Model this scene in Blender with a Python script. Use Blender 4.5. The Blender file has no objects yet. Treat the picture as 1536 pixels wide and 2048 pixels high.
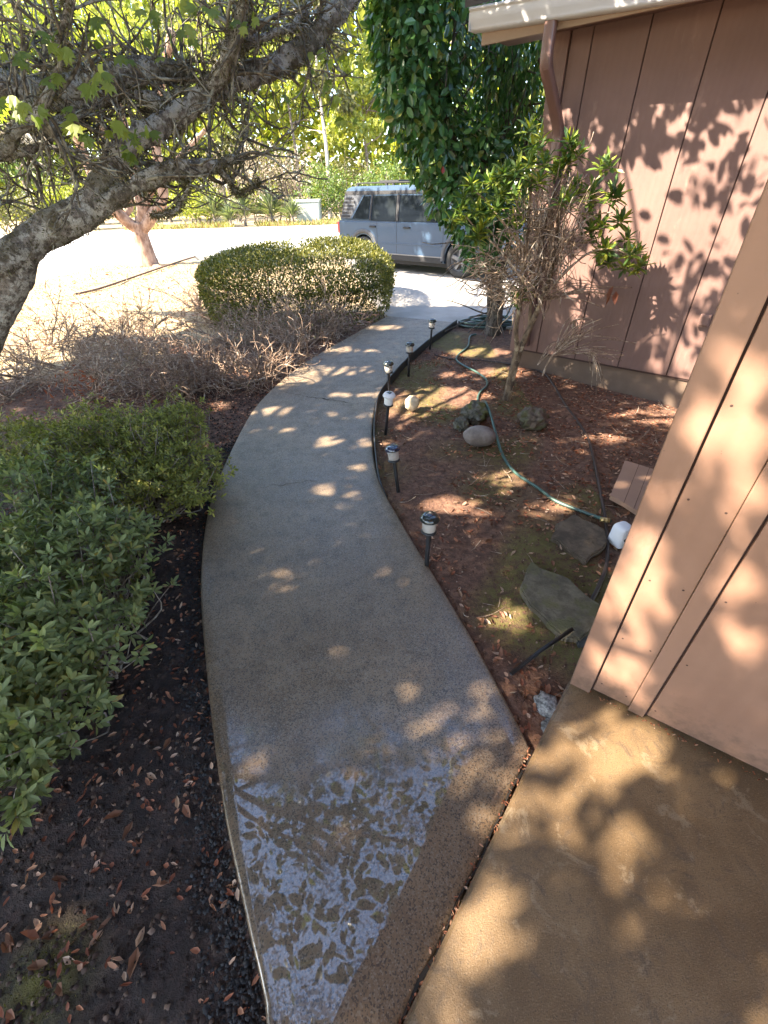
import bpy, bmesh, math, random
import numpy as np
from mathutils import Vector, Matrix, noise

random.seed(7)
rng = np.random.default_rng(7)
scene = bpy.context.scene
COL = scene.collection

# ------------------------------------------------------------------ camera
CAM_H, FPX = 1.75, 884.0
_Z = np.array([-35.0, 1196.0, FPX]); _Z /= np.linalg.norm(_Z)
_F = np.array([0, 0, -1.0]); _Y = _F - _Z * _F.dot(_Z); _Y /= np.linalg.norm(_Y)
_X = np.cross(_Y, _Z)
cam_data = bpy.data.cameras.new('camera'); cam = bpy.data.objects.new('camera', cam_data); COL.objects.link(cam)
cam_data.sensor_fit = 'HORIZONTAL'; cam_data.sensor_width = 36.0; cam_data.lens = 36.0 * FPX / 1536.0
cam_data.clip_start = 0.03; cam_data.clip_end = 600.0
m4 = Matrix((( _X[0], _X[1], _X[2], 0.0), (_Y[0], _Y[1], _Y[2], 0.0), (_Z[0], _Z[1], _Z[2], CAM_H), (0, 0, 0, 1)))
cam.matrix_world = m4
scene.camera = cam

# ------------------------------------------------------------------ sun and sky
SUN_EL = math.radians(42.0)
SUN_AZ = math.atan2(-0.93, -0.36)                 # from +Y towards +X
SUN = np.array([math.sin(SUN_AZ) * math.cos(SUN_EL), math.cos(SUN_AZ) * math.cos(SUN_EL), math.sin(SUN_EL)])
world = bpy.data.worlds.new('World'); scene.world = world; world.use_nodes = True
wn = world.node_tree.nodes; wl = world.node_tree.links
bg = wn['Background']; bg.inputs['Strength'].default_value = 0.14
sky = wn.new('ShaderNodeTexSky'); sky.sky_type = 'NISHITA'; sky.sun_disc = False
sky.sun_elevation = SUN_EL; sky.sun_rotation = SUN_AZ; sky.dust_density = 0.9; sky.air_density = 1.0; sky.ozone_density = 1.5
wl.new(sky.outputs[0], bg.inputs['Color'])
sl = bpy.data.lights.new('sun', 'SUN'); sl.energy = 5.0; sl.angle = math.radians(0.53); sl.color = (1.0, 0.88, 0.71)
sun = bpy.data.objects.new('sun', sl); COL.objects.link(sun)
sun.rotation_euler = Vector(SUN).to_track_quat('Z', 'Y').to_euler()
scene.view_settings.view_transform = 'Standard'; scene.view_settings.look = 'None'
scene.view_settings.gamma = 1.0; scene.view_settings.use_curve_mapping = False
scene.view_settings.exposure = 2.85
scene.cycles.max_bounces = 7; scene.cycles.diffuse_bounces = 4; scene.cycles.transparent_max_bounces = 6
scene.cycles.use_denoising = True

# ------------------------------------------------------------------ geometry helpers
def ray(px, py):
    d = np.array([(px - 768.0) / FPX, -(py - 1024.0) / FPX, -1.0])
    return np.array([d.dot(_X), d.dot(_Y), d.dot(_Z)])
def G(px, py, z=0.0):                              # where a sight line meets the level z
    r = ray(px, py); t = (z - CAM_H) / r[2]
    return np.array([r[0] * t, r[1] * t, z])
def at(px, py, y):                                 # where a sight line reaches the distance y
    r = ray(px, py); t = y / r[1]
    return np.array([r[0] * t, y, CAM_H + r[2] * t])
def proj(p):                                       # N x 3 -> pixel, depth
    q = np.asarray(p, float) - [0, 0, CAM_H]
    c = q[..., 0:1] * _X + q[..., 1:2] * _Y + q[..., 2:3] * _Z
    d = -c[..., 2]; ds = np.where(np.abs(d) < 1e-6, 1e-6, d)
    return 768 + FPX * c[..., 0] / ds, 1024 - FPX * c[..., 1] / ds, d
def unit(v):
    v = np.asarray(v, float); return v / np.maximum(np.linalg.norm(v, axis=-1, keepdims=True), 1e-9)
def smooth_path(pts, n):
    """Catmull-Rom through pts (k x d), n samples per span."""
    p = np.asarray(pts, float); p = np.vstack([2 * p[0] - p[1], p, 2 * p[-1] - p[-2]]); out = []
    for i in range(1, len(p) - 2):
        for s in np.linspace(0, 1, n, endpoint=False):
            a, b, c, d = p[i - 1], p[i], p[i + 1], p[i + 2]
            out.append(0.5 * (2 * b + (c - a) * s + (2 * a - 5 * b + 4 * c - d) * s * s + (3 * b - a - 3 * c + d) * s ** 3))
    out.append(p[-2]); return np.array(out)

def wloc(o):
    v = Vector((0, 0, 0)); 
    while o is not None: v = v + o.location; o = o.parent
    return v
def link(name, me, parent=None, mats=(), smooth=False):
    for m in mats: me.materials.append(m)
    if smooth: me.polygons.foreach_set('use_smooth', np.ones(len(me.polygons), bool))
    o = bpy.data.objects.new(name, me); COL.objects.link(o)
    if parent is not None: o.parent = parent
    return o
def mesh_np(name, V, F, parent=None, mat=None, smooth=False):
    """V world coordinates, F list/array of equal-length faces."""
    V = np.asarray(V, np.float32)
    if parent is not None: V = V - np.array(wloc(parent), np.float32)
    F = np.asarray(F, np.int32); k = F.shape[1]
    me = bpy.data.meshes.new(name)
    me.vertices.add(len(V)); me.vertices.foreach_set('co', V.ravel())
    me.loops.add(F.size); me.loops.foreach_set('vertex_index', F.ravel())
    me.polygons.add(len(F)); me.polygons.foreach_set('loop_start', np.arange(0, F.size, k, dtype=np.int32))
    me.update(calc_edges=True)
    return link(name, me, parent, [mat] if mat else [], smooth)
def from_bm(name, bm, parent=None, mat=None, smooth=False):
    if parent is not None: bmesh.ops.translate(bm, vec=-wloc(parent), verts=bm.verts)
    bmesh.ops.recalc_face_normals(bm, faces=bm.faces)
    me = bpy.data.meshes.new(name); bm.to_mesh(me); bm.free()
    return link(name, me, parent, [mat] if mat else [], smooth)
def empty(name, loc=(0, 0, 0)):
    o = bpy.data.objects.new(name, None); o.empty_display_size = 0.1; o.location = Vector([float(c) for c in loc]); COL.objects.link(o); return o
def tag(o, label=None, cat=None, group=None, kind=None):
    if label: o['label'] = label
    if cat: o['category'] = cat
    if group: o['group'] = group
    if kind: o['kind'] = kind
    return o
def quad_box(bm, corners8):
    v = [bm.verts.new(Vector([float(x) for x in c])) for c in corners8]
    for f in ((0, 3, 2, 1), (4, 5, 6, 7), (0, 1, 5, 4), (1, 2, 6, 5), (2, 3, 7, 6), (3, 0, 4, 7)): bm.faces.new([v[i] for i in f])
    return v
def bevel(bm, w, seg=1):
    bmesh.ops.bevel(bm, geom=list(bm.edges), offset=w, segments=seg, profile=0.6, affect='EDGES', clamp_overlap=True)

def tubes(paths, sides=5, cap=True):
    """paths: list of (pts N x 3, radii N).  Returns V, F(quads)"""
    Vs, Fs, off = [], [], 0
    ang = np.linspace(0, 2 * np.pi, sides, endpoint=False); ca, sa = np.cos(ang), np.sin(ang)
    for pts, rad in paths:
        pts = np.asarray(pts, float); n = len(pts)
        rad = np.broadcast_to(np.asarray(rad, float), (n,))
        T = np.empty_like(pts); T[1:-1] = pts[2:] - pts[:-2]; T[0] = pts[1] - pts[0]; T[-1] = pts[-1] - pts[-2]; T = unit(T)
        ref = np.array([0.31, 0.17, 0.93]) if abs(T[0][2]) < 0.9 else np.array([1.0, 0.1, 0.0])
        A = unit(np.cross(T, ref)); B = np.cross(T, A)
        ring = pts[:, None, :] + rad[:, None, None] * (A[:, None, :] * ca[None, :, None] + B[:, None, :] * sa[None, :, None])
        Vs.append(ring.reshape(-1, 3))
        i = np.arange(n - 1)[:, None] * sides; j = np.arange(sides)[None, :]; j2 = (j + 1) % sides
        q = np.stack([i + j, i + j2, i + sides + j2, i + sides + j], -1).reshape(-1, 4) + off
        Fs.append(q); off += n * sides
        if cap and sides >= 4:
            for e in (0, (n - 1) * sides):
                b = off - n * sides + e
                if sides == 4: Fs.append(np.array([[b, b + 1, b + 2, b + 3]]))
                else:
                    for k in range(1, sides - 2, 2): Fs.append(np.array([[b, b + k, b + k + 1, b + min(k + 2, sides - 1)]]))
                    if sides % 2: pass
    return np.vstack(Vs), np.vstack(Fs)
def tube_obj(name, paths, mat, parent=None, sides=5, smooth=True):
    V, F = tubes(paths, sides); return mesh_np(name, V, F, parent, mat, smooth)

# leaf outlines: (across, along, lift)
LEAF_FULL = (np.array([[0, 0, 0], [0, .52, -.03], [0, 1, -.10], [-.42, .30, .05], [-.40, .70, .0], [.42, .30, .05], [.40, .70, .0]]),
             np.array([[0, 5, 1], [5, 6, 1], [6, 2, 1], [0, 1, 3], [3, 1, 4], [4, 1, 2]]))
LEAF_SLIM = (np.array([[0, 0, 0], [0, .55, .02], [0, 1, -.06], [-.5, .5, .07], [.5, .5, .07]]),
             np.array([[0, 4, 1], [4, 2, 1], [0, 1, 3], [3, 1, 2]]))
LEAF_CHEAP = (np.array([[0, 0, 0], [-.5, .45, .06], [0, 1, 0], [.5, .45, .06]]), np.array([[0, 3, 2], [0, 2, 1]]))
LEAF_CURL = (np.array([[0, 0, .06], [0, .5, -.05], [0, 1, .12], [-.40, .28, .12], [-.30, .68, .20], [.42, .34, .16], [.33, .72, .10]]), LEAF_FULL[1])
LEAF_LOBED = (np.array([[0, 0, 0], [0, .45, -.02], [0, 1, -.12], [-.25, .05, .0], [-.62, .42, -.05], [-.26, .5, .02], [-.38, .82, -.06], [-.1, .7, 0],
                        [.25, .05, .0], [.62, .42, -.05], [.26, .5, .02], [.38, .82, -.06], [.1, .7, 0]]),
              np.array([[0, 8, 1], [8, 9, 10], [8, 10, 1], [10, 11, 12], [10, 12, 1], [12, 2, 1], [0, 1, 3], [3, 5, 4], [3, 1, 5], [5, 7, 6], [5, 1, 7], [7, 1, 2]]))
def leaf_frames(D, N):
    D = unit(D); S = unit(np.cross(D, N)); N = np.cross(S, D); return D, S, N
def leaf_cloud(P, D, N, L, W, proto=LEAF_FULL):
    pv, pf = proto; P = np.asarray(P, float); n = len(P); D, S, N = leaf_frames(D, N)
    L = np.broadcast_to(np.asarray(L, float), (n,)); W = np.broadcast_to(np.asarray(W, float), (n,))
    V = P[:, None, :] + S[:, None, :] * (pv[None, :, 0:1] * W[:, None, None]) + (D[:, None, :] * pv[None, :, 1:2] + N[:, None, :] * pv[None, :, 2:3]) * L[:, None, None]
    F = pf[None] + (np.arange(n) * len(pv))[:, None, None]
    return V.reshape(-1, 3), F.reshape(-1, 3)
_leafmesh = {}
def leaf_proto_mesh(key, L, W, proto, mat):
    if key not in _leafmesh:
        me = bpy.data.meshes.new(key); V = proto[0] * np.array([W, L, L])
        me.from_pydata([tuple(map(float, v)) for v in V], [], [tuple(map(int, f)) for f in proto[1]]); me.materials.append(mat); _leafmesh[key] = me
    return _leafmesh[key]
def foliage(parent, P, D, N, L, W, mat, proto, key, part='leaf', rest='foliage', most=300):
    """The nearest leaves as objects of their own, the others as one stuff part."""
    P = np.asarray(P); D, S, N2 = leaf_frames(D, N); n = len(P)
    L = np.broadcast_to(np.asarray(L, float), (n,)); W = np.broadcast_to(np.asarray(W, float), (n,))
    px, py, dep = proj(P); inf = (px > -10) & (px < 1546) & (py > -10) & (py < 2058) & (dep > 0)
    cd = P - [0, 0, CAM_H]; dist = np.linalg.norm(cd, axis=1); facing = np.abs((N2 * cd).sum(1)) / dist
    score = np.where(inf, L * W * (0.25 + facing) / dist ** 2.0 * np.exp(-0.7 * (dist - dist[inf].min() if inf.any() else dist)), -1)
    order = np.argsort(-score); big = [i for i in order[:most] if score[i] > 0]
    Lm, Wm = float(L.mean()), float(W.mean()); me = leaf_proto_mesh(key, Lm, Wm, proto, mat); base = np.array(wloc(parent))
    for i in big:
        o = bpy.data.objects.new(part, me); COL.objects.link(o); o.parent = parent; s = L[i] / Lm
        m = Matrix.Identity(4)
        for r in range(3):
            m[r][0], m[r][1], m[r][2], m[r][3] = S[i][r] * s, D[i][r] * s, N2[i][r] * s, P[i][r] - base[r]
        o.matrix_local = m
    keep = np.ones(n, bool); keep[big] = False
    if keep.any():
        V, F = leaf_cloud(P[keep], D[keep], N2[keep], L[keep], W[keep], proto)
        tag(mesh_np(rest, V, F, parent, mat), kind='stuff')

def wander(start, direction, length, n, curl, sag=0.0, r0=0.01, r1=0.004):
    p = np.array(start, float); d = unit(direction); pts = [p.copy()]; bend = unit(rng.normal(size=3))
    for i in range(n):
        d = unit(d + bend * curl / n + rng.normal(size=3) * curl * 0.35 / math.sqrt(n) + np.array([0, 0, -sag / n])); p = p + d * length / n; pts.append(p.copy())
    return np.array(pts), np.linspace(r0, r1, n + 1)

# ------------------------------------------------------------------ material helpers
class NT:
    def __init__(self, name):
        self.m = bpy.data.materials.new(name); self.m.use_nodes = True
        self.n = self.m.node_tree.nodes; self.l = self.m.node_tree.links
        self.b = self.n['Principled BSDF']; self.out = self.n['Material Output']
    def new(self, t, **kw):
        x = self.n.new(t)
        for k, v in kw.items(): setattr(x, k, v)
        return x
    def set(self, sock, v):
        if hasattr(v, 'links') or isinstance(v, bpy.types.NodeSocket): self.l.new(v, sock)
        else: sock.default_value = v
    def pos(self): return self.new('ShaderNodeNewGeometry').outputs['Position']
    def scaled(self, s):
        mp = self.new('ShaderNodeMapping'); self.l.new(self.pos(), mp.inputs['Vector']); mp.inputs['Scale'].default_value = s; return mp.outputs[0]
    def noise(self, scale, detail=4, rough=0.55, vec=None, dist=0.0):
        x = self.new('ShaderNodeTexNoise'); self.l.new(vec if vec is not None else self.pos(), x.inputs['Vector'])
        x.inputs['Scale'].default_value = scale; x.inputs['Detail'].default_value = detail; x.inputs['Roughness'].default_value = rough; x.inputs['Distortion'].default_value = dist
        return x.outputs['Fac']
    def voronoi(self, scale, vec=None, out='Distance'):
        x = self.new('ShaderNodeTexVoronoi'); self.l.new(vec if vec is not None else self.pos(), x.inputs['Vector']); x.inputs['Scale'].default_value = scale; return x.outputs[out]
    def math(self, op, a, b=None, clamp=False):
        x = self.new('ShaderNodeMath', operation=op, use_clamp=clamp); self.set(x.inputs[0], a)
        if b is not None: self.set(x.inputs[1], b)
        return x.outputs[0]
    def ramp(self, fac, stops):
        x = self.new('ShaderNodeValToRGB'); self.l.new(fac, x.inputs[0]); e = x.color_ramp.elements
        while len(e) < len(stops): e.new(0.5)
        for el, (p, c) in zip(e, stops):
            el.position = p; el.color = (c, c, c, 1) if isinstance(c, (int, float)) else (*c, 1)
        return x.outputs[0]
    def step(self, v, a, b):
        x = self.new('ShaderNodeMapRange', interpolation_type='SMOOTHSTEP'); self.l.new(v, x.inputs[0])
        x.inputs[1].default_value = a; x.inputs[2].default_value = b; return x.outputs[0]
    def mix(self, fac, a, b, blend='MIX'):
        x = self.new('ShaderNodeMix', data_type='RGBA', blend_type=blend)
        self.set(x.inputs[0], fac)
        for s, v in ((x.inputs[6], a), (x.inputs[7], b)): self.set(s, (*v, 1) if isinstance(v, tuple) else v)
        return x.outputs[2]
    def bump(self, h, strength=0.4, dist=0.01):
        x = self.new('ShaderNodeBump'); self.l.new(h, x.inputs['Height']); x.inputs['Strength'].default_value = strength; x.inputs['Distance'].default_value = dist
        self.l.new(x.outputs[0], self.b.inputs['Normal']); return x.outputs[0]
    def base(self, c): self.set(self.b.inputs['Base Color'], (*c, 1) if isinstance(c, tuple) else c); return self
    def rough(self, r): self.set(self.b.inputs['Roughness'], r); return self
    def rand(self):
        a = self.new('ShaderNodeNewGeometry').outputs['Random Per Island']; b = self.new('ShaderNodeObjectInfo').outputs['Random']
        return self.math('FRACT', self.math('ADD', a, self.math('MULTIPLY', b, 3.7)))
def leaf_mat(name, stops, rough=0.4, trans=0.35, spec=0.5, tcol=(1.3, 1.5, 0.5)):
    t = NT(name); c = t.ramp(t.rand(), stops)
    pos = t.noise(38, 2); c2 = t.mix(t.math('MULTIPLY', pos, 0.5), c, t.mix(1.0, c, (0.6, 0.65, 0.6), 'MULTIPLY'))
    t.base(c2).rough(rough); t.b.inputs['Specular IOR Level'].default_value = spec
    tr = t.new('ShaderNodeBsdfTranslucent'); t.l.new(t.mix(1.0, c2, tcol, 'MULTIPLY'), tr.inputs['Color'])
    ms = t.new('ShaderNodeMixShader'); ms.inputs[0].default_value = trans
    t.l.new(t.b.outputs[0], ms.inputs[1]); t.l.new(tr.outputs[0], ms.inputs[2]); t.l.new(ms.outputs[0], t.out.inputs['Surface'])
    return t.m
def bark_mat(name, dark, light, lichen=None, lich_amt=0.5, scale=18):
    t = NT(name); v = t.scaled((1, 1, 0.45)); n1 = t.noise(scale, 6, 0.65, v); c = t.mix(t.step(n1, 0.35, 0.65), dark, light)
    if lichen:
        n2 = t.noise(11, 5, 0.6); c = t.mix(t.step(n2, 0.62 - lich_amt * 0.25, 0.70 - lich_amt * 0.2), c, lichen)
    t.base(c).rough(0.9); t.bump(t.math('ADD', n1, t.math('MULTIPLY', t.noise(70, 3), 0.5)), 0.9, 0.02); return t.m
def plain(name, c, rough=0.5, metal=0.0, var=0.15, scale=20, bump=0.0, coat=0.0):
    t = NT(name); n = t.noise(scale, 4); t.base(t.mix(t.math('MULTIPLY', n, var * 2), c, tuple(x * 0.55 for x in c))).rough(rough)
    t.b.inputs['Metallic'].default_value = metal; t.b.inputs['Coat Weight'].default_value = coat; t.b.inputs['Coat Roughness'].default_value = 0.05
    if bump: t.bump(t.noise(scale * 4, 3), bump, 0.004)
    return t.m

# ------------------------------------------------------------------ walls of the house: planes everything else measures against
FC = np.array([1.7476, 5.1525]); FD = np.array([0.76192, -0.64768]); FN = np.array([-0.64768, -0.76192])
NC = np.array([0.8474, 1.0258]); ND = np.array([0.81643, -0.57744]); NN = np.array([-0.57744, -0.81643])
def fw(t, o, z): p = FC + FD * t + FN * o; return np.array([p[0], p[1], z])
def nw(t, o, z): p = NC + ND * t + NN * o; return np.array([p[0], p[1], z])

# ------------------------------------------------------------------ the path outline
PATH_L = [(-0.36, -0.6), (-0.35, 0.0), (-0.345, 0.14), (-0.445, 0.34), (-0.61, 0.67), (-0.82, 1.18), (-1.05, 1.82), (-1.215, 2.57), (-1.27, 3.49), (-1.235, 4.38), (-0.97, 5.45), (-0.42, 6.70), (0.15, 7.86)]
PATH_R = [(0.0, 0.12), (0.54, 0.815), (0.427, 1.26), (0.295, 1.69), (0.105, 2.28), (-0.04, 2.84), (-0.08, 3.60), (-0.01, 4.42), (0.245, 5.26), (0.62, 6.15), (1.20, 7.30)]
pl = smooth_path(PATH_L[1:], 10); pr = np.vstack([np.array([[-0.40, -0.39]]), np.array([[0.0, 0.12]]), smooth_path(PATH_R[1:], 10)])
def resample(p, n):
    s = np.concatenate([[0], np.cumsum(np.linalg.norm(np.diff(p, axis=0), axis=1))]); u = np.linspace(0, s[-1], n)
    return np.stack([np.interp(u, s, p[:, k]) for k in range(p.shape[1])], 1)
def inside(poly, X, Y):
    r = np.zeros(np.shape(X), bool); n = len(poly)
    for i in range(n):
        x1, y1 = poly[i]; x2, y2 = poly[(i + 1) % n]
        c = ((y1 > Y) != (y2 > Y)) & (X < (x2 - x1) * (Y - y1) / (y2 - y1 + 1e-12) + x1); r ^= c
    return r
pathpoly = np.vstack([pl, pr[::-1]])
def left_of_path(X, Y): return X < np.interp(Y, pl[:, 1], pl[:, 0]) 

# ================================================================== MATERIALS
t = NT('path_concrete')
pos = t.pos(); sep = t.new('ShaderNodeSeparateXYZ'); t.l.new(pos, sep.inputs[0])
big = t.noise(1.6, 5, 0.6); mid = t.noise(9, 5, 0.6); grit = t.voronoi(250, None, 'Color'); gs = t.new('ShaderNodeSeparateColor'); t.l.new(grit, gs.inputs[0]); grv = gs.outputs[0]
c = t.mix(t.step(big, 0.35, 0.65), (0.182, 0.122, 0.072), (0.268, 0.192, 0.120))
c = t.mix(t.math('MULTIPLY', t.step(mid, 0.45, 0.68), 0.65), c, (0.115, 0.080, 0.050)); tro = t.noise(22, 5, .7, t.scaled((1, .28, 1)), 1.2); c = t.mix(t.math('MULTIPLY', t.step(tro, 0.50, 0.68), 0.40), c, (0.28, 0.225, 0.165)); spot_ = t.noise(4.2, 6, .75); c = t.mix(t.math('MULTIPLY', t.step(spot_, 0.56, 0.66), 0.45), c, (0.125, 0.072, 0.038))
c = t.mix(t.step(grv, 0.72, 0.95), c, (0.25, 0.21, 0.16)); c = t.mix(t.math('MULTIPLY', t.step(grv, 0.34, 0.10), 0.85), c, (0.042, 0.034, 0.028))
wetn = t.noise(3.2, 5, 0.6); wy = t.math('ADD', sep.outputs['Y'], t.math('MULTIPLY', t.math('SUBTRACT', wetn, 0.5), 1.1))
film = t.step(wy, 1.45, 0.55)                                        # standing water at the near end
damp = t.step(t.math('ADD', sep.outputs['Y'], t.math('MULTIPLY', t.math('SUBTRACT', big, 0.5), 2.5)), 5.2, 1.0)
c = t.mix(t.math('MULTIPLY', damp, 0.42), c, t.mix(1.0, c, (0.50, 0.46, 0.44), 'MULTIPLY'))
c = t.mix(film, c, t.mix(1.0, c, (0.66, 0.63, 0.60), 'MULTIPLY'))
t.base(c); dry_r = t.math('ADD', 0.40, t.math('MULTIPLY', mid, 0.35)); t.rough(t.math('SUBTRACT', dry_r, t.math('MULTIPLY', damp, 0.18)))
t.bump(t.math('ADD', t.math('MULTIPLY', grv, 0.5), mid), 0.35, 0.004)
grain_ = t.math('SUBTRACT', 1.0, t.math('MULTIPLY', t.step(t.math('ADD', t.noise(90, 3, .7), t.math('MULTIPLY', t.noise(5, 5, .65), .8)), 0.86, 1.02), 0.9)); t.set(t.b.inputs['Coat Weight'], t.math('MAXIMUM', t.math('MULTIPLY', film, grain_), t.math('MULTIPLY', damp, 0.25))); t.set(t.b.inputs['Coat Roughness'], t.math('SUBTRACT', 0.32, t.math('MULTIPLY', film, 0.31)))
t.b.inputs['Coat IOR'].default_value = 1.8
cb = t.new('ShaderNodeBump'); t.l.new(t.math('ADD', t.noise(11, 2, 0.5), t.math('MULTIPLY', t.noise(75, 3, 0.7), 0.05)), cb.inputs['Height']); cb.inputs['Strength'].default_value = 0.009; cb.inputs['Distance'].default_value = 0.01
t.l.new(cb.outputs[0], t.b.inputs['Coat Normal'])
M_PATH = t.m

t = NT('patio_concrete')
big = t.noise(2.2, 6, 0.65); mid = t.noise(13, 6, 0.7, None, 1.0); fine = t.noise(230, 3, 0.7)
c = t.mix(t.step(big, 0.35, 0.65), (0.100, 0.060, 0.027), (0.165, 0.106, 0.053)); c = t.mix(t.step(mid, 0.50, 0.72), c, (0.075, 0.050, 0.030)); st_ = t.noise(5.0, 6, 0.75, None, 0.6); c = t.mix(t.math('MULTIPLY', t.step(st_, 0.55, 0.62), 0.6), c, (0.22, 0.165, 0.105))
c = t.mix(t.math('MULTIPLY', t.step(fine, 0.54, 0.70), 0.45), c, (0.24, 0.18, 0.115)); c = t.mix(t.math('MULTIPLY', t.step(fine, 0.45, 0.34), 0.6), c, (0.05, 0.035, 0.02)); c = t.mix(t.step(t.voronoi(75), 0.15, 0.06), c, (0.045, 0.032, 0.02))
t.base(c).rough(t.math('ADD', 0.28, t.math('MULTIPLY', mid, 0.4))); t.bump(t.math('ADD', mid, fine), 0.5, 0.004)
t.b.inputs['Coat Weight'].default_value = 0.25; t.b.inputs['Coat Roughness'].default_value = 0.25; M_PATIO = t.m

t = NT('garden_soil')
at_moss = t.new('ShaderNodeAttribute', attribute_name='moss').outputs['Fac']; at_lawn = t.new('ShaderNodeAttribute', attribute_name='lawn').outputs['Fac']; at_left = t.new('ShaderNodeAttribute', attribute_name='leftbed').outputs['Fac']
n1 = t.noise(22, 6, 0.7); n2 = t.noise(3.0, 4, 0.6); n3 = t.noise(120, 4, 0.7)
c = t.mix(t.step(n1, 0.35, 0.7), (0.090, 0.044, 0.028), (0.23, 0.118, 0.072)); c = t.mix(t.step(n3, 0.58, 0.75), c, (0.34, 0.19, 0.12))
c = t.mix(at_left, c, t.mix(t.step(n1, 0.4, 0.75), (0.022, 0.014, 0.011), (0.070, 0.042, 0.032)))
c = t.mix(t.math('MULTIPLY', at_moss, t.step(t.math('ADD', n1, t.math('MULTIPLY', n3, 0.4)), 0.52, 0.78)), c, (0.12, 0.108, 0.024))
lawn = t.mix(t.step(n2, 0.35, 0.65), (0.30, 0.21, 0.115), (0.42, 0.32, 0.19)); lawn = t.mix(t.step(n1, 0.55, 0.7), lawn, (0.22, 0.15, 0.075))
c = t.mix(at_lawn, c, lawn); t.base(c).rough(0.95); t.bump(t.math('ADD', n1, t.math('MULTIPLY', n3, 0.7)), 0.8, 0.02); M_SOIL = t.m
M_GROUND = plain('far_ground', (0.34, 0.26, 0.16), 0.95, 0, 0.25, 0.8)
t = NT('asphalt'); n = t.noise(0.5, 4); t.base(t.mix(t.step(n, .3, .7), (0.36, 0.345, 0.32), (0.46, 0.44, 0.41))).rough(0.9); M_STREET = t.m
t = NT('driveway_concrete'); n = t.noise(1.1, 5); c = t.mix(t.step(n, .35, .65), (0.24, 0.215, 0.185), (0.33, 0.30, 0.265)); c = t.mix(t.math('MULTIPLY', t.step(t.noise(140, 3), .5, .7), .5), c, (0.15, 0.13, 0.11)); t.base(c).rough(0.85); M_DRIVE = t.m
def paint(name, a, b, rough=0.55):
    t = NT(name); g = t.noise(16, 6, 0.65, t.scaled((1, 1, 0.12))); d = t.noise(2.5, 5, 0.6); r = t.rand()
    c = t.mix(t.step(d, 0.3, 0.7), a, b); c = t.mix(t.math('MULTIPLY', t.step(t.voronoi(23), 0.05, 0.02), 0.7), c, (0.05, 0.03, 0.025))
    c = t.mix(t.math('MULTIPLY', r, 0.25), c, t.mix(1.0, c, (0.8, 0.8, 0.8), 'MULTIPLY'))
    gw = t.new('ShaderNodeTexWave', wave_type='RINGS'); t.l.new(t.scaled((3.0, 3.0, 0.42)), gw.inputs['Vector']); gw.inputs['Scale'].default_value = 3.2; gw.inputs['Distortion'].default_value = 5.0; gw.inputs['Detail'].default_value = 3.0
    c = t.mix(t.math('MULTIPLY', gw.outputs['Fac'], 0.10), c, t.mix(1.0, c, (0.7, 0.66, 0.62), 'MULTIPLY')); c = t.mix(t.math('MULTIPLY', t.step(t.noise(5, 5, .7), .52, .75), .28), c, t.mix(1.0, c, (0.72, 0.66, 0.62), 'MULTIPLY'))
    zz = t.new('ShaderNodeSeparateXYZ'); t.l.new(t.pos(), zz.inputs[0]); dirt = t.step(t.math('ADD', zz.outputs['Z'], t.math('MULTIPLY', t.math('SUBTRACT', t.noise(24, 5, .7), .5), .55)), 0.20, -0.02); c = t.mix(t.math('MULTIPLY', dirt, 0.65), c, (0.085, 0.052, 0.034)); c = t.mix(t.math('MULTIPLY', t.step(t.noise(3.1, 6, .75, t.scaled((1, 1, .35))), .56, .70), .35), c, (0.30, 0.19, 0.145))
    t.base(c).rough(t.math('ADD', rough, t.math('MULTIPLY', d, 0.2))); t.bump(t.math('ADD', t.math('ADD', g, t.math('MULTIPLY', gw.outputs['Fac'], 0.35)), t.math('MULTIPLY', t.noise(90, 3), 0.25)), 0.28, 0.006); return t.m
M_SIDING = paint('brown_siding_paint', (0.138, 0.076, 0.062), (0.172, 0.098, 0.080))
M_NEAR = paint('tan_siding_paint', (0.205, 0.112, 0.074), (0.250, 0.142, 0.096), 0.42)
M_TRIM = paint('brown_trim_paint', (0.155, 0.086, 0.070), (0.185, 0.105, 0.084))
M_FOUND = plain('foundation_concrete', (0.165, 0.112, 0.080), 0.95, 0, 0.45, 7, 0.5)
M_GUTTER = plain('cream_gutter_paint', (0.50, 0.485, 0.485), 0.35, 0, 0.12, 6)
M_FASCIA = plain('tan_fascia', (0.30, 0.21, 0.15), 0.6)
M_SPOUT = plain('brown_downspout_paint', (0.165, 0.090, 0.072), 0.38, 0, 0.15, 5)
M_GROOVE = plain('dark_groove', (0.05, 0.025, 0.02), 0.9)
M_BLACK = plain('black_plastic', (0.018, 0.018, 0.020), 0.38)
M_EDGING = plain('black_edging_plastic', (0.022, 0.022, 0.024), 0.5, 0, 0.3, 12, 0.2)
M_ROOFING = plain('roof_shingle', (0.07, 0.06, 0.055), 0.9, 0, 0.3, 30)

# ================================================================== THE SETTING
# far ground, one sheet to the horizon
bm = bmesh.new(); R = 260
for q in [[(-R, -30), (R, -30), (R, R), (-R, R)]]: bm.faces.new([bm.verts.new((x, y, -0.16)) for x, y in q])
tag(from_bm('ground', bm, None, M_GROUND), kind='structure')

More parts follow.
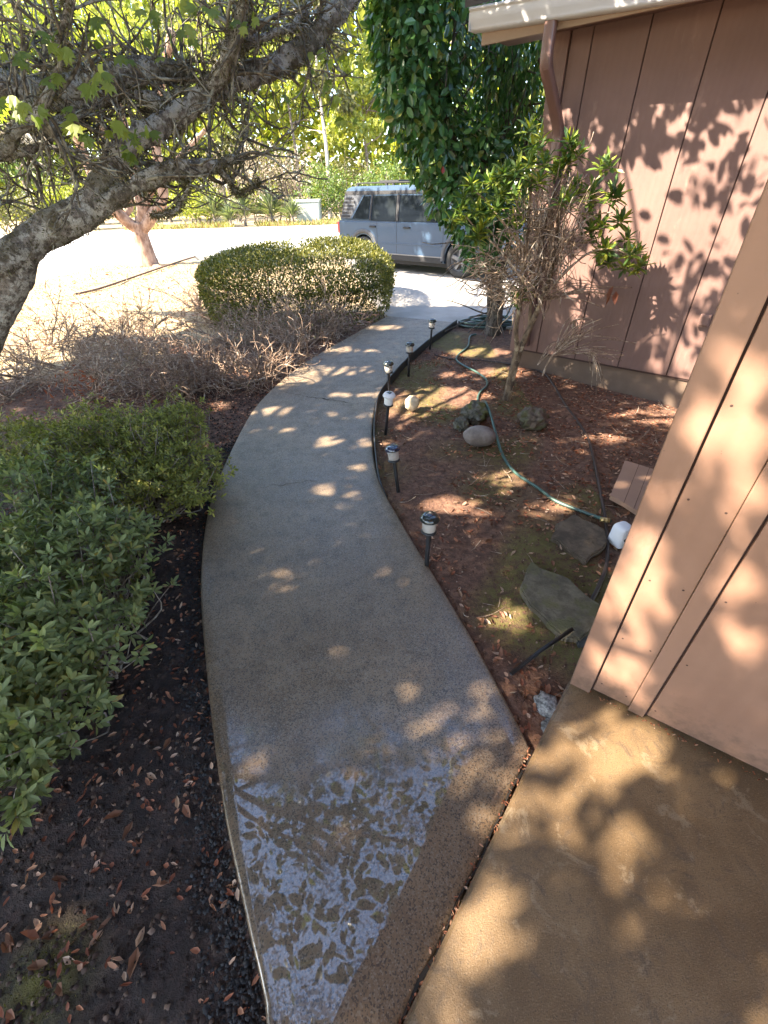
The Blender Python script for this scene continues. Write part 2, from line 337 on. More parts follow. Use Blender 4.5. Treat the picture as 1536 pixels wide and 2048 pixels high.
def bed_height(X, Y):
    return 0
gx = np.concatenate([np.arange(-9, -4, 0.12), np.arange(-4, 3.6, 0.028)]); gy = np.concatenate([np.arange(-1.0, 8.0, 0.028), np.arange(8.0, 17, 0.12)])
GX, GY = np.meshgrid(gx, gy); shp = GX.shape
def nz(X, Y, s, seed=0.0):
    return np.array([noise.noise((x * s, y * s, seed)) for x, y in zip(X.ravel(), Y.ravel())]).reshape(X.shape)
N1 = nz(GX, GY, 2.2); N2 = nz(GX, GY, 9.0, 3.0); N3 = nz(GX, GY, 28.0, 7.0)
left = left_of_path(GX, np.clip(GY, pl[0, 1], pl[-1, 1])) & (GY < 8.3)
LAWN = np.clip((GY - (6.6 + 0.35 * N1)) / 0.5, 0, 1); LAWN = np.where(GX > np.interp(GY, pl[:, 1], pl[:, 0]) - 1.5, 0, LAWN)
LAWN = np.where((GX < -3.1 + 0.3 * N1) & (GY > 4.6), np.maximum(LAWN, np.clip((GY - 5.2) / .5, 0, 1)), LAWN); LAWN = np.where(GY > 8.4, 1.0, LAWN)
GZ = np.where(left, -0.075, -0.032) + 0.018 * N1 + 0.012 * N2 + 0.008 * N3
GZ = np.where(LAWN > 0.5, -0.10 + 0.02 * N1, GZ)
fo = (GX - FC[0]) * FN[0] + (GY - FC[1]) * FN[1]; fto = (GX - FC[0]) * FD[0] + (GY - FC[1]) * FD[1]
rise = np.clip(1.2 - fo, 0, 1.2) * np.clip(fto, 0, 1.6) * -0.045; GZ = np.where(left, GZ, GZ + rise)
inp = inside(pathpoly, GX, GY); GZ = np.where(inp, np.minimum(GZ, -0.06), GZ)
drive_mask = (GY > 7.25) & (GX > 0.15 - (GY - 7.86) * 0.1); GZ = np.where(drive_mask & ((GY > 7.9) | (GX > 1.2 - (GY - 7.3) * 1.6)), -0.14, GZ)
V = np.stack([GX, GY, GZ], -1).reshape(-1, 3); ny_, nx_ = shp
ii = (np.arange(ny_ - 1)[:, None] * nx_ + np.arange(nx_ - 1)[None, :]).ravel()
soil = mesh_np('garden_soil', V, np.stack([ii, ii + 1, ii + nx_ + 1, ii + nx_], 1), None, M_SOIL, True); tag(soil, kind='structure')
MOSS = np.clip((nz(GX, GY, 1.6, 11.0) + 0.12) * 3.0, 0, 1) * (~left) * (GX < 1.5) * (GX > -0.3) * 0.85
MOSS = np.maximum(MOSS, np.exp(-((GX + 1.02) ** 2 + (GY - 0.24) ** 2) / 0.01) * 1.0)
for nm, arr in (('moss', MOSS), ('lawn', LAWN), ('leftbed', (left & (LAWN < .5)) * np.clip((4.6 - GY) / 2.6, .15, 1))):
    a = soil.data.attributes.new(nm, 'FLOAT', 'POINT'); a.data.foreach_set('value', np.asarray(arr, np.float32).ravel())
def soil_z(x, y):
    i = min(max(int(np.searchsorted(gx, x)), 0), nx_ - 1); j = min(max(int(np.searchsorted(gy, y)), 0), ny_ - 1); return float(GZ[j, i])
def soil_zv(x, y):
    i = np.clip(np.searchsorted(gx, x), 0, nx_ - 1); j = np.clip(np.searchsorted(gy, y), 0, ny_ - 1); return GZ[j, i]

# path slab with rounded arrises
n = 130; A = resample(pl, n); B = resample(np.vstack([pr[1:], [[1.24, 7.24]]])[:], n)
A = resample(np.vstack([[[-0.355, -0.5]], pl]), n); B = resample(np.vstack([[[-0.42, -0.42]], pr[1:]]), n)
rows = []
for a, b in zip(A, B):
    u = unit(b - a); row = [np.r_[a, -0.16], np.r_[a, -0.014], np.r_[a + u * 0.006, -0.004], np.r_[a + u * 0.016, 0.0]]
    for k in range(1, 16): row.append(np.r_[a + (b - a) * k / 16, 0.0015 * noise.noise((float(a[0]) * 2 + k, float(a[1]) * 3, 1.0))])
    row += [np.r_[b - u * 0.016, 0.0], np.r_[b - u * 0.006, -0.004], np.r_[b, -0.014], np.r_[b, -0.16]]; rows.append(row)
w = len(rows[0]); V = np.array(rows).reshape(-1, 3); ii = (np.arange(n - 1)[:, None] * w + np.arange(w - 1)[None, :]).ravel()
path_ob = mesh_np('path', V, np.stack([ii, ii + 1, ii + w + 1, ii + w], 1), None, M_PATH, True); tag(path_ob, kind='structure')
M_CRACK = plain('crack_dirt', (0.018, 0.014, 0.011), 1.0)
def crack(p0, p1, wid, amp, name='crack', seed=0, z=0.0022):
    pts = []; k = 26; d = np.array(p1) - p0; q = unit(np.array([-d[1], d[0]]))
    for i in range(k + 1):
        s = i / k; c_ = np.array(p0) + d * s + q * amp * noise.noise((s * 7 + seed, seed, 0)); ww = wid * (0.25 + abs(noise.noise((s * 11, seed + 4, 0))) * 1.6) * min(1, 8 * s + .15, 8 * (1 - s) + .15)
        pts.append((c_ + q * ww, c_ - q * ww))
    V = [np.r_[a, z] for pr_ in pts for a in pr_]; F = [[2 * i, 2 * i + 1, 2 * i + 3, 2 * i + 2] for i in range(k)]
    o = mesh_np(name, V, F, path_ob, M_CRACK); return o
crack(G(612, 793)[:2], G(702, 806)[:2], 0.010, 0.03, seed=2); crack(G(560, 782)[:2], G(625, 796)[:2], 0.004, 0.02, seed=5); crack(G(520, 975)[:2], G(640, 960)[:2], 0.003, 0.03, seed=9)

# patio slab, a little above the path, and the earth filled joint between
pe = [np.array([-0.42, -0.40]), np.array([0.015, 0.118]), np.array([0.552, 0.800]), np.array([0.775, 1.085])]
bm = bmesh.new()
poly = [pe[0] + [-.010, .008], pe[1] + [-.010, .008], pe[2] + [-.006, .004], pe[3], nw(-0.05, -0.10, 0)[:2], nw(2.4, -0.10, 0)[:2], (2.6, -1.4), (-0.9, -1.4)]
top = [bm.verts.new((p[0], p[1], 0.018)) for p in poly]; f = bm.faces.new(top)
r = bmesh.ops.extrude_face_region(bm, geom=[f]); bmesh.ops.translate(bm, vec=(0, 0, -0.2), verts=[v for v in r['geom'] if isinstance(v, bmesh.types.BMVert)])
bmesh.ops.bevel(bm, geom=[e for e in bm.edges if all(v.co.z > 0 for v in e.verts)], offset=0.012, segments=3, affect='EDGES')
patio = from_bm('patio', bm, None, M_PATIO, False); tag(patio, kind='structure')
for k in range(2):
    a, b = pe[k], pe[k + 1]
    crack(a + [-0.016, 0.012], b + [-0.013, 0.010], 0.0065, 0.014, 'joint_dirt', 13 + k, 0.003)

# driveway and street
def slab(name, poly, ztop, zbot, mat):
    bm = bmesh.new(); vs = [bm.verts.new((x, y, ztop)) for x, y in poly]; f = bm.faces.new(vs)
    r = bmesh.ops.extrude_face_region(bm, geom=[f]); bmesh.ops.translate(bm, vec=(0, 0, zbot - ztop), verts=[v for v in r['geom'] if isinstance(v, bmesh.types.BMVert)])
    return tag(from_bm(name, bm, None, mat), kind='structure')
slab('driveway', [(0.16, 7.885), (1.23, 7.315), (9, 3.2), (14, 8), (9, 17.9), (-1.3, 17.9), (-0.5, 12.5), (-0.15, 9.5)], -0.012, -0.25, M_DRIVE)
slab('street', [(-70, 16.2), (-9, 17.0), (-5, 17.6), (40, 18.2), (70, 18.4), (70, 31.2), (-70, 31.0)], -0.05, -0.25, M_STREET)
# dirt gutter line of the street, dark leaf debris against the edge
P0 = [G(a, b, -0.05) for a, b in ((150, 588), (200, 576), (260, 556), (330, 532), (392, 512))]
tb = smooth_path(np.array(P0), 8); tb[:, 2] = -0.055
o = tube_obj('street_kerb', [(tb, 0.025)], plain('kerb_dirt', (0.16, 0.10, 0.07), 0.95), None, 6); tag(o, kind='structure')

# ================================================================== THE HOUSE (one thing)
house = tag(empty('house', fw(0, 0, 0)), 'brown house with vertical grooved siding, cream gutter and downspout right of the path', 'house')
def wall_board(name, F, t0, t1, o0, o1, z0, z1, mat, bev=0.004, parent=house):
    bm = bmesh.new(); quad_box(bm, [F(t0, o0, z0), F(t1, o0, z0), F(t1, o1, z0), F(t0, o1, z0), F(t0, o0, z1), F(t1, o0, z1), F(t1, o1, z1), F(t0, o1, z1)])
    if bev: bevel(bm, bev, 2)
    return from_bm(name, bm, parent, mat)
# far wall: core, panels, corner trim, foundation
wall_board('wall', fw, -0.235, 4.2, -0.16, -0.012, 0.16, 2.95, M_GROOVE, 0)
seams = [-0.12, 0.062, 0.494, 0.942, 1.397, 1.85, 2.30, 2.75, 3.2, 3.65, 4.1]
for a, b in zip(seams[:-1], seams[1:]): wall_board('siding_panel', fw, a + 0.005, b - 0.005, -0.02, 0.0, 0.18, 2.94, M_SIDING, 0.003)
wall_board('corner_board', fw, -0.262, -0.125, -0.20, 0.018, 0.15, 2.93, M_TRIM)
wall_board('foundation', fw, -0.24, 4.2, -0.15, -0.03, -0.3, 0.176, M_FOUND, 0.0)
wall_board('end_wall', fw, -0.25, -0.21, -6.0, -0.205, -0.1, 2.95, M_SIDING, 0.0)
# small outlet box on the far wall
ob = wall_board('outlet_box', fw, 1.50, 1.585, 0.001, 0.05, 0.665, 0.765, M_TRIM, 0.008); wall_board('outlet_cover', fw, 1.51, 1.575, 0.051, 0.06, 0.68, 0.75, M_SIDING, 0.004, ob)
# gutter: K profile swept along the eave, slightly falling
def gz(t_): return 2.757 - 0.048 * (t_ + 0.785)
OUT = 0.50
prof = [(-0.115, 0.0), (-0.03, 0.0), (-0.022, 0.018), (-0.022, 0.030), (-0.002, 0.055), (0.0, 0.100), (0.0, 0.112), (0.012, 0.115), (0.012, 0.132), (-0.006, 0.132), (-0.010, 0.116), (-0.02, 0.10), (-0.032, 0.02), (-0.108, 0.010), (-0.115, 0.125)]
ts = np.linspace(-0.80, 4.2, 12); V = []; F = []
for t_ in ts:
    for (o_, z_) in prof: V.append(fw(t_, OUT + o_, gz(t_) + z_))
k = len(prof)
for i in range(len(ts) - 1):
    for j in range(k - 1): F.append([i * k + j, i * k + j + 1, (i + 1) * k + j + 1, (i + 1) * k + j])
gutter = mesh_np('gutter', V, F, house, M_GUTTER)
wall_board('gutter_end_cap', fw, -0.803, -0.797, OUT - 0.115, OUT + 0.0, gz(-.8) + 0.001, gz(-.8) + 0.125, M_GUTTER, 0.0, gutter)
wall_board('fascia', fw, -0.74, 4.2, OUT - 0.148, OUT - 0.118, 2.68, 2.91, M_FASCIA, 0.003)
wall_board('soffit', fw, -0.74, 4.2, -0.1, OUT - 0.15, 2.735, 2.752, M_SIDING, 0.0)
# roof slab rising away from the gutter
bm = bmesh.new(); quad_box(bm, [fw(-0.86, OUT - 0.02, 2.90), fw(4.2, OUT - 0.02, 2.90), fw(4.2, -5.0, 4.6), fw(-0.86, -5.0, 4.6), fw(-0.86, OUT - 0.02, 2.96), fw(4.2, OUT - 0.02, 2.96), fw(4.2, -5.0, 4.66), fw(-0.86, -5.0, 4.66)])
from_bm('roof', bm, house, M_ROOFING)
# downspout: rectangular tube from gutter outlet, back to the wall, down to the ground
def rect_sweep(name, path, wt, wo, mat, parent):
    path = [np.array(p, float) for p in path]; V = []; F = []
    for i, p in enumerate(path):
        d = unit((path[min(i + 1, len(path) - 1)] - path[max(i - 1, 0)])); side = np.array([FD[0], FD[1], 0.0]); side = unit(side - d * side.dot(d)); up = np.cross(side, d)
        for a, b in ((-1, -.72), (-.72, -1), (.72, -1), (1, -.72), (1, .72), (.72, 1), (-.72, 1), (-1, .72)): V.append(p + side * a * wt / 2 + up * b * wo / 2)
    for i in range(len(path) - 1):
        for j in range(8): F.append([i * 8 + j, i * 8 + (j + 1) % 8, i * 8 + 8 + (j + 1) % 8, i * 8 + 8 + j])
    return mesh_np(name, V, F, parent, mat)
sp = [fw(-0.115, .43, 2.80), fw(-0.115, .43, 2.66), fw(-0.115, .43, 2.56)]
curve = [fw(-0.115, .43 - .05 * (1 - math.cos(a)) , 2.56 - .10 * math.sin(a)) for a in np.linspace(0, 1.15, 9)]
low = [fw(-0.105, .055 + .012 * (1 - math.sin(a)) * 3, 2.13 - .05 * (1 - math.cos(a)) * 1.0) for a in np.linspace(0.3, 1.5, 5)]
spout = rect_sweep('downspout', [fw(-0.075, .055, 2.10), fw(-0.075, .052, 1.2), fw(-0.075, .052, 0.24)], 0.082, 0.064, M_SPOUT, house)
rect_sweep('elbow', sp + curve[1:] + [fw(-0.088, .15, 2.22), fw(-0.08, .068, 2.13), fw(-0.078, .055, 2.06)], 0.084, 0.07, M_SPOUT, spout)
# ribs of the crimped bend
for a in np.linspace(0.15, 1.05, 7):
    c0 = fw(-0.113, .43 - .05 * (1 - math.cos(a)), 2.56 - .10 * math.sin(a)); d = unit(np.array([FN[0] * -.35 * a, FN[1] * -.35 * a, -1]))
    rect_sweep('crimp_rib', [c0 - d * 0.003, c0 + d * 0.003], 0.088, 0.075, M_SPOUT, spout)
wall_board('strap', fw, -0.135, -0.015, 0.02, 0.088, 1.55, 1.58, M_SPOUT, 0.002, spout)
wall_board('strap', fw, -0.135, -0.015, 0.02, 0.088, 0.55, 0.58, M_SPOUT, 0.002, spout)

# near wall beside the patio
wall_board('wall', nw, -0.055, 3.0, -0.12, -0.012, 0.03, 2.62, M_GROOVE, 0)
wall_board('corner_board', nw, -0.088, -0.007, -0.115, 0.006, 0.012, 2.60, M_NEAR, 0.004)
ns = [(0.0, 0.137), (0.2035, 0.655), (0.664, 1.11), (1.119, 1.565), (1.574, 2.02), (2.03, 3.0)]
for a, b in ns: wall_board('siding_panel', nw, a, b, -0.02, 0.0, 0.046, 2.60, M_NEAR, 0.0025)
wall_board('batten', nw, 0.1385, 0.195, -0.02, 0.005, 0.026, 2.60, M_NEAR, 0.003)
wall_board('foundation', nw, -0.03, 3.0, -0.12, -0.035, -0.2, 0.04, M_FOUND, 0.0)
nh = []
for t_ in (0.02, 0.118, 0.222, 0.63, 0.68, 1.09):
    for z in np.arange(.10, 2.4, .30):
        c0 = nw(t_ + rng.normal() * .003, .0005, z + rng.normal() * .01); a_ = np.array([ND[0], ND[1], 0]); b_ = np.array([0, 0, 1.0]); n_ = np.array([NN[0], NN[1], 0])
        nh += [c0 + n_ * .0012] + [c0 + (a_ * math.cos(x) + b_ * math.sin(x)) * .0038 for x in np.linspace(0, 2 * np.pi, 6, endpoint=False)]
tag(mesh_np('nail_heads', nh, [[7 * i, 7 * i + 1 + j, 7 * i + 1 + (j + 1) % 6] for i in range(len(nh) // 7) for j in range(6)], house, M_GROOVE), kind='stuff')
# return wall running back from the near corner to the far wall
bm = bmesh.new(); a0 = nw(-0.05, -0.12, 0); a1 = nw(0.07, -3.3, 0); b1 = nw(0.19, -3.3, 0); b0 = nw(0.06, -0.12, 0)
quad_box(bm, [np.r_[a0[:2], .03], np.r_[b0[:2], .03], np.r_[b1[:2], .03], np.r_[a1[:2], .03], np.r_[a0[:2], 2.6], np.r_[b0[:2], 2.6], np.r_[b1[:2], 2.6], np.r_[a1[:2], 2.6]]); from_bm('return_wall', bm, house, M_NEAR)
# porch roof over the patio; its edge mirrors in the wet path
E0 = np.array([-0.61, 0.155]); ED = np.array([0.60, 0.80]); ES = np.array([0.80, -0.60])
bm = bmesh.new(); P8 = []
for z in (2.72, 2.86):
    for s, e in ((-2.2, 0.0), (-2.2, 4.2), (2.9, 4.2), (2.9, 0.0)):
        p = E0 + ED * s + ES * e; P8.append((p[0], p[1], z + e * 0.02))
quad_box(bm, P8); from_bm('porch_roof', bm, house, M_FASCIA)

# ================================================================== BACKGROUND
L_FARYEL = leaf_mat('far_yellow_leaf', [(0.0, (0.12, 0.145, 0.022)), (0.5, (0.25, 0.265, 0.04)), (1.0, (0.38, 0.35, 0.06))], 0.5, 0.4)
L_FARGRN = leaf_mat('far_green_leaf', [(0.0, (0.05, 0.08, 0.016)), (0.5, (0.10, 0.155, 0.03)), (1.0, (0.18, 0.22, 0.045))], 0.5, 0.35)
L_FAROLV = leaf_mat('far_olive_leaf', [(0.0, (0.06, 0.062, 0.022)), (0.5, (0.12, 0.115, 0.04)), (1.0, (0.20, 0.18, 0.07))], 0.55, 0.35)
B_FAR = bark_mat('far_bark', (0.10, 0.075, 0.055), (0.24, 0.19, 0.15))
B_PALE = bark_mat('pale_bark', (0.28, 0.23, 0.19), (0.48, 0.42, 0.36))
def blob_points(blobs, n, shell=0.45):
    """Points in a union of ellipsoids (cx,cy,cz,rx,ry,rz), denser at the skin; also the outward direction."""
    vol = np.array([(b[3] * b[4] * b[5]) ** 0.75 for b in blobs]); cnt = rng.multinomial(n, vol / vol.sum()); P = []; O = []
    for b, k in zip(blobs, cnt):
        d = unit(rng.normal(size=(k, 3))); r = (shell + (1 - shell) * rng.random(k)) ** 0.6
        P.append(np.array(b[:3]) + d * r[:, None] * np.array(b[3:])); O.append(unit(d / np.array(b[3:])))
    return np.vstack(P), np.vstack(O)
def far_tree(x, y, h, crown_r, z0, mat, bark, label, name='tree', cat='tree', n=3600, ls=0.22, group='trees beyond the street', lean=0.0, trunk_r=0.16):
    root = tag(empty(name, (x, y, -0.1)), label, cat, group); paths = []
    top = np.array([x + lean, y, h * 0.82]); tr = smooth_path(np.array([[x, y, -0.12], [x + lean * .3 + .1, y, h * .3], [x + lean * .6 - .1, y, h * .58], top]), 4)
    paths.append((tr, np.linspace(trunk_r, trunk_r * .3, len(tr))))
    for i in range(9):
        s = tr[rng.integers(len(tr) // 3, len(tr))]; p, rr = wander(s, [rng.normal(), rng.normal(), .5], crown_r * rng.uniform(.6, 1.1), 6, .7, 0, trunk_r * .35, .02); paths.append((p, rr))
    tube_obj('trunk', paths, bark, root, 6)
    blobs = []
    for i in range(14):
        a = rng.uniform(0, 6.28); q = crown_r * math.sqrt(rng.random()) * .85; zc = rng.uniform(z0, h); rr = crown_r * rng.uniform(.25, .5)
        blobs.append((x + lean * .7 + q * math.cos(a), y + q * math.sin(a), zc, rr, rr, rr * .75))
    P, O = blob_points(blobs, n, .3)
    V, F = leaf_cloud(P, rng.normal(size=P.shape) + O * .4 + [0, 0, -.5], O + rng.normal(size=P.shape) * .6 + [0, 0, .4], ls * rng.uniform(.6, 1.3, len(P)), ls * .62, LEAF_CHEAP)
    tag(mesh_np('crown', V, F, root, mat), kind='stuff'); return root
TREES = [  # px of the trunk foot, distance, height, crown radius, crown base, material, bark, label
    (60, 39, 11, 3.6, 2.2, L_FARGRN, B_FAR, 'dull green tree at the far left beyond the street'),
    (190, 42, 12, 3.4, 2.5, L_FARYEL, B_FAR, 'yellow-green tree seen behind the tan multi-stemmed tree'),
    (330, 40, 10, 3.2, 1.8, L_FARYEL, B_FAR, 'bright yellow tree behind the yucca clump'),
    (450, 45, 12, 3.4, 3.0, L_FAROLV, B_FAR, 'grey-olive tree with an open crown right of the yellow tree'),
    (600, 46, 13, 3.0, 3.6, L_FARYEL, B_FAR, 'tall yellow-leaved tree directly above the grey utility box'),
    (658, 37, 12, 2.0, 5.0, L_FAROLV, B_PALE, 'tall tree with a bare pale trunk in sunlight behind the vehicle'),
    (735, 40, 9, 2.6, 3.2, L_FARYEL, B_FAR, 'lemon-yellow tree peeping out left of the camellia'),
    (850, 43, 12, 3.6, 2.0, L_FARGRN, B_FAR, 'dark green tree hidden mostly behind the camellia'),
]
for (px, Y, h, cr, z0, mat, bark, lab) in TREES:
    p = at(px, 400, Y); far_tree(p[0], Y, h, cr, z0, mat, bark, lab, n=3800, ls=0.30)
for (x_, y_, h_) in ((-24, -9, 9), (-25, -2, 10), (-23.5, 5, 8.5), (-26, 11, 10), (-14, -15, 10), (-4, -17, 10)):  # unseen trees, added so the vehicle side mirrors something dark
    far_tree(x_, y_, h_, 3.6, .8, L_FARGRN, B_FAR, 'dense green tree outside the view, added to darken the vehicle reflections', n=2600, ls=.42, group='unseen trees added for dark reflections')
def bush(px, Y, w_, h_, mat, label, name='bush', group='bushes along the far side of the street', n=2600, ls=.17, proto=LEAF_CHEAP):
    p = at(px, 430, Y); x = p[0]; root = tag(empty(name, (x, Y, -0.1)), label, 'bush', group)
    blobs = [(x + rng.uniform(-.6, .6) * w_, Y + rng.uniform(-.5, .5) * w_, h_ * rng.uniform(.25, .68), w_ * rng.uniform(.3, .5), w_ * .4, h_ * rng.uniform(.25, .36)) for _ in range(11)]
    P, O = blob_points(blobs, n, .5); P[:, 2] = np.maximum(P[:, 2], -0.05)
    V, F = leaf_cloud(P, rng.normal(size=P.shape) + O * .6, O + rng.normal(size=P.shape) * .5 + [0, 0, .3], ls * rng.uniform(.6, 1.3, len(P)), ls * .5, proto)
    tag(mesh_np('foliage', V, F, root, mat), kind='stuff')
    tube_obj('stem', [wander((x + rng.uniform(-.5, .5) * w_, Y, -0.1), [rng.normal() * .5, rng.normal() * .3, 1], h_ * .8, 5, .5, 0, .05, .012) for _ in range(9)], B_FAR, root, 5)
L_DRY = leaf_mat('dry_scrub', [(0.0, (0.16, 0.12, 0.08)), (1.0, (0.34, 0.28, 0.20))], 0.8, 0.2, .2, (1, 1, 1))
BUSH = [(30, 34, 2.4, 2.6, L_FAROLV, 'low olive bush at the left end of the roadside planting'), (150, 35, 2.2, 3.0, L_FARYEL, 'yellowish bush left of the tan multi-stemmed tree'),
        (400, 34.5, 2.0, 2.6, L_FARYEL, 'golden bush left of the yuccas'), (500, 37, 2.4, 4.6, L_DRY, 'pale dry twiggy thicket behind the yuccas'),
        (590, 37, 2.4, 4.2, L_DRY, 'straw-coloured scrub above the grey utility box'), (655, 35, 2.3, 3.4, L_FARGRN, 'fresh green rounded bush right of the grey utility box'), (770, 35, 2.4, 3.3, L_FARGRN, 'green bush showing above the vehicle roof'),
        (700, 39, 2.4, 5.0, L_FAROLV, 'taller olive bush behind the fresh green one'), (900, 36, 3, 4, L_FARGRN, 'green bush behind the camellia'), (270, 36, 2.2, 3.4, L_FAROLV, 'olive bush behind the tan multi-stemmed tree')]
for b in BUSH: bush(*b)
# woods closing the view
P = np.stack([rng.uniform(-55, 60, 42000), rng.uniform(50, 62, 42000), rng.uniform(0, 1, 42000) ** .9 * 18], 1)
keep = nz(P[:, 0], P[:, 2], .45, 4.0) > -0.62 + 0.02 * (P[:, 2] - 8); P = P[keep]
V, F = leaf_cloud(P, rng.normal(size=P.shape), rng.normal(size=P.shape) + [0, -1, .5], .85, .6, LEAF_CHEAP); o = mesh_np('far_woods', V, F, None, L_FARYEL); tag(o, 'sunlit yellow-green woodland closing the view beyond the street', 'woods', None, 'stuff')
# yuccas
L_YUC = leaf_mat('yucca_leaf', [(0.0, (0.10, 0.13, 0.06)), (0.6, (0.20, 0.23, 0.12)), (1.0, (0.36, 0.34, 0.20))], 0.45, 0.2)
YUC = [(430, 33.5, 1.2, 'leftmost spiky yucca, beside the golden bush'), (490, 33, 1.4, 'largest spiky yucca in the middle of the clump'), (545, 33.4, 1.3, 'dark green spiky yucca right of the largest one'), (585, 32.6, .9, 'small grey-green yucca next to the utility box'), (460, 32.3, .8, 'low pale yucca at the street edge')]
for px, Y, s, lab in YUC:
    x = at(px, 440, Y)[0]; root = tag(empty('yucca', (x, Y, -0.08)), lab, 'yucca', 'yuccas at the far side of the street'); k = 120
    a = rng.uniform(0, 6.28, k); el = rng.uniform(.1, 1.4, k); D = np.stack([np.cos(a) * np.cos(el), np.sin(a) * np.cos(el), np.sin(el)], 1)
    Pq = np.array([x, Y, .15 * s]) + D * .1; Pq[:, 2] += rng.uniform(0, .5 * s, k)
    V, F = leaf_cloud(Pq, D, np.stack([-D[:, 0], -D[:, 1], D[:, 2] + .3], 1), s * rng.uniform(.7, 1.1, k), .09, LEAF_SLIM); tag(mesh_np('foliage', V, F, root, L_YUC), kind='stuff')
    tube_obj('stem', [(np.array([[x, Y, -.1], [x, Y, .6 * s]]), .09)], B_FAR, root, 7)
# dry rusty ground cover at the verge
P = np.stack([rng.uniform(-16, 4, 5000), rng.uniform(31.3, 34, 5000), np.full(5000, -.1)], 1); P = P[nz(P[:, 0], P[:, 1], .55, 8.) > -.05]
V, F = leaf_cloud(P, rng.normal(size=P.shape) * .5 + [0, 0, 1], rng.normal(size=P.shape), rng.uniform(.12, .42, len(P)), .07, LEAF_CHEAP)
tag(mesh_np('verge_grass', V, F, None, leaf_mat('rusty_grass', [(0, (.24, .13, .07)), (.4, (.30, .24, .10)), (1, (.30, .32, .10))], .8, .3)), 'rust and straw coloured dry grass along the far street edge', 'grass', None, 'stuff')
# green utility box
ub = G(618, 446, -0.05); ux, uy = ub[0], ub[1]
root = tag(empty('utility_box', (ux, uy, -0.1)), 'pale grey metal utility box at the far side of the street', 'utility box'); M_UB = plain('utility_paint', (0.34, 0.36, 0.31), .5)
def abox(name, c0, c1, mat, parent, bev=.02, seg=2, rz=0.0):
    bm = bmesh.new(); (x0, y0, z0), (x1, y1, z1) = c0, c1; quad_box(bm, [(x0, y0, z0), (x1, y0, z0), (x1, y1, z0), (x0, y1, z0), (x0, y0, z1), (x1, y0, z1), (x1, y1, z1), (x0, y1, z1)])
    if bev: bevel(bm, bev, seg)
    return from_bm(name, bm, parent, mat)
abox('cabinet', (ux - .75, uy, -.06), (ux + .75, uy + 1.1, 1.0), M_UB, root, .03); abox('lid', (ux - .79, uy - .05, 1.003), (ux + .79, uy + 1.14, 1.16), M_UB, root, .05)
abox('base', (ux - .85, uy - .08, -.12), (ux + .85, uy + 1.2, -.058), M_FOUND, root, .0); abox('door', (ux - .68, uy - .022, .08), (ux + .68, uy - .004, .93), M_UB, root, .006)

# ================================================================== TAN MULTI-STEMMED TREE
B_TAN = bark_mat('tan_bark', (0.17, 0.095, 0.065), (0.40, 0.27, 0.20), None, 0, 9)
YT = 14.6; bt = G(300, 532, -0.1); root = tag(empty('tree', (bt[0], bt[1], -0.1)), 'tan multi-stemmed tree with peeling bark on the dry lawn before the street', 'tree')
def stem(pts, r0, r1, k=6):
    p = smooth_path(np.array([at(*q) for q in pts]), k); return (p, np.linspace(r0, r1, len(p)))
yb = float(bt[1])
ST = [stem([(303, 536, yb), (292, 505, yb), (281, 470, yb), (277, 445, yb)], .27, .20), stem([(277, 460, yb), (248, 438, yb - .2), (215, 405, yb - .4), (190, 360, yb - .5), (160, 290, yb - .6), (120, 190, yb - 1)], .17, .10),
      stem([(278, 462, yb), (283, 420, yb), (270, 370, yb), (262, 300, yb), (230, 180, yb)], .14, .09), stem([(280, 465, yb), (305, 430, yb), (325, 400, yb), (322, 350, yb), (312, 290, yb), (316, 200, yb + .3), (345, 60, yb)], .17, .10),
      stem([(250, 430, yb), (262, 400, yb + .3), (238, 350, yb + .5), (200, 250, yb)], .11, .07), stem([(290, 440, yb), (300, 390, yb), (345, 330, yb), (420, 250, yb + .4)], .10, .05),
      stem([(300, 536, yb), (325, 541, yb - .2), (352, 549, yb - .3)], .22, .03), stem([(297, 534, yb), (270, 540, yb - .2), (250, 546, yb - .2)], .18, .03)]
tube_obj('trunk', ST, B_TAN, root, 9)
blobs = [(bt[0] + rng.uniform(-3.4, 3.2), bt[1] + rng.uniform(-2, 2.4), rng.uniform(3.3, 6.5), rng.uniform(.6, 1.2), rng.uniform(.6, 1.2), rng.uniform(.4, .7)) for _ in range(26)]
P, O = blob_points(blobs, 6500, .2); V, F = leaf_cloud(P, rng.normal(size=P.shape) + [0, 0, -.6], rng.normal(size=P.shape) * .6 + [0, 0, 1], rng.uniform(.10, .2, len(P)), .09, LEAF_CHEAP)
tag(mesh_np('crown', V, F, root, L_FARYEL), kind='stuff')

# dry lawn blades
P = np.stack([rng.uniform(-9, -1.2, 16000), rng.uniform(5.4, 16.2, 16000), np.zeros(16000)], 1); ok = np.array([True] * len(P)); lw = P[:, 1] > 6.8 - .9 * (P[:, 0] < -3.1); P = P[lw]; P[:, 2] = soil_zv(P[:, 0], P[:, 1])
V, F = leaf_cloud(P, rng.normal(size=P.shape) * .7 + [0, 0, .7], rng.normal(size=P.shape), rng.uniform(.03, .08, len(P)), .012, LEAF_CHEAP)
tag(mesh_np('dry_grass', V, F, None, leaf_mat('dry_grass_blade', [(0, (.22, .15, .07)), (1, (.46, .36, .2))], .8, .3, .2, (1, 1, .8))), 'short straw coloured dry lawn between the shrubs and the street', 'grass', None, 'stuff')

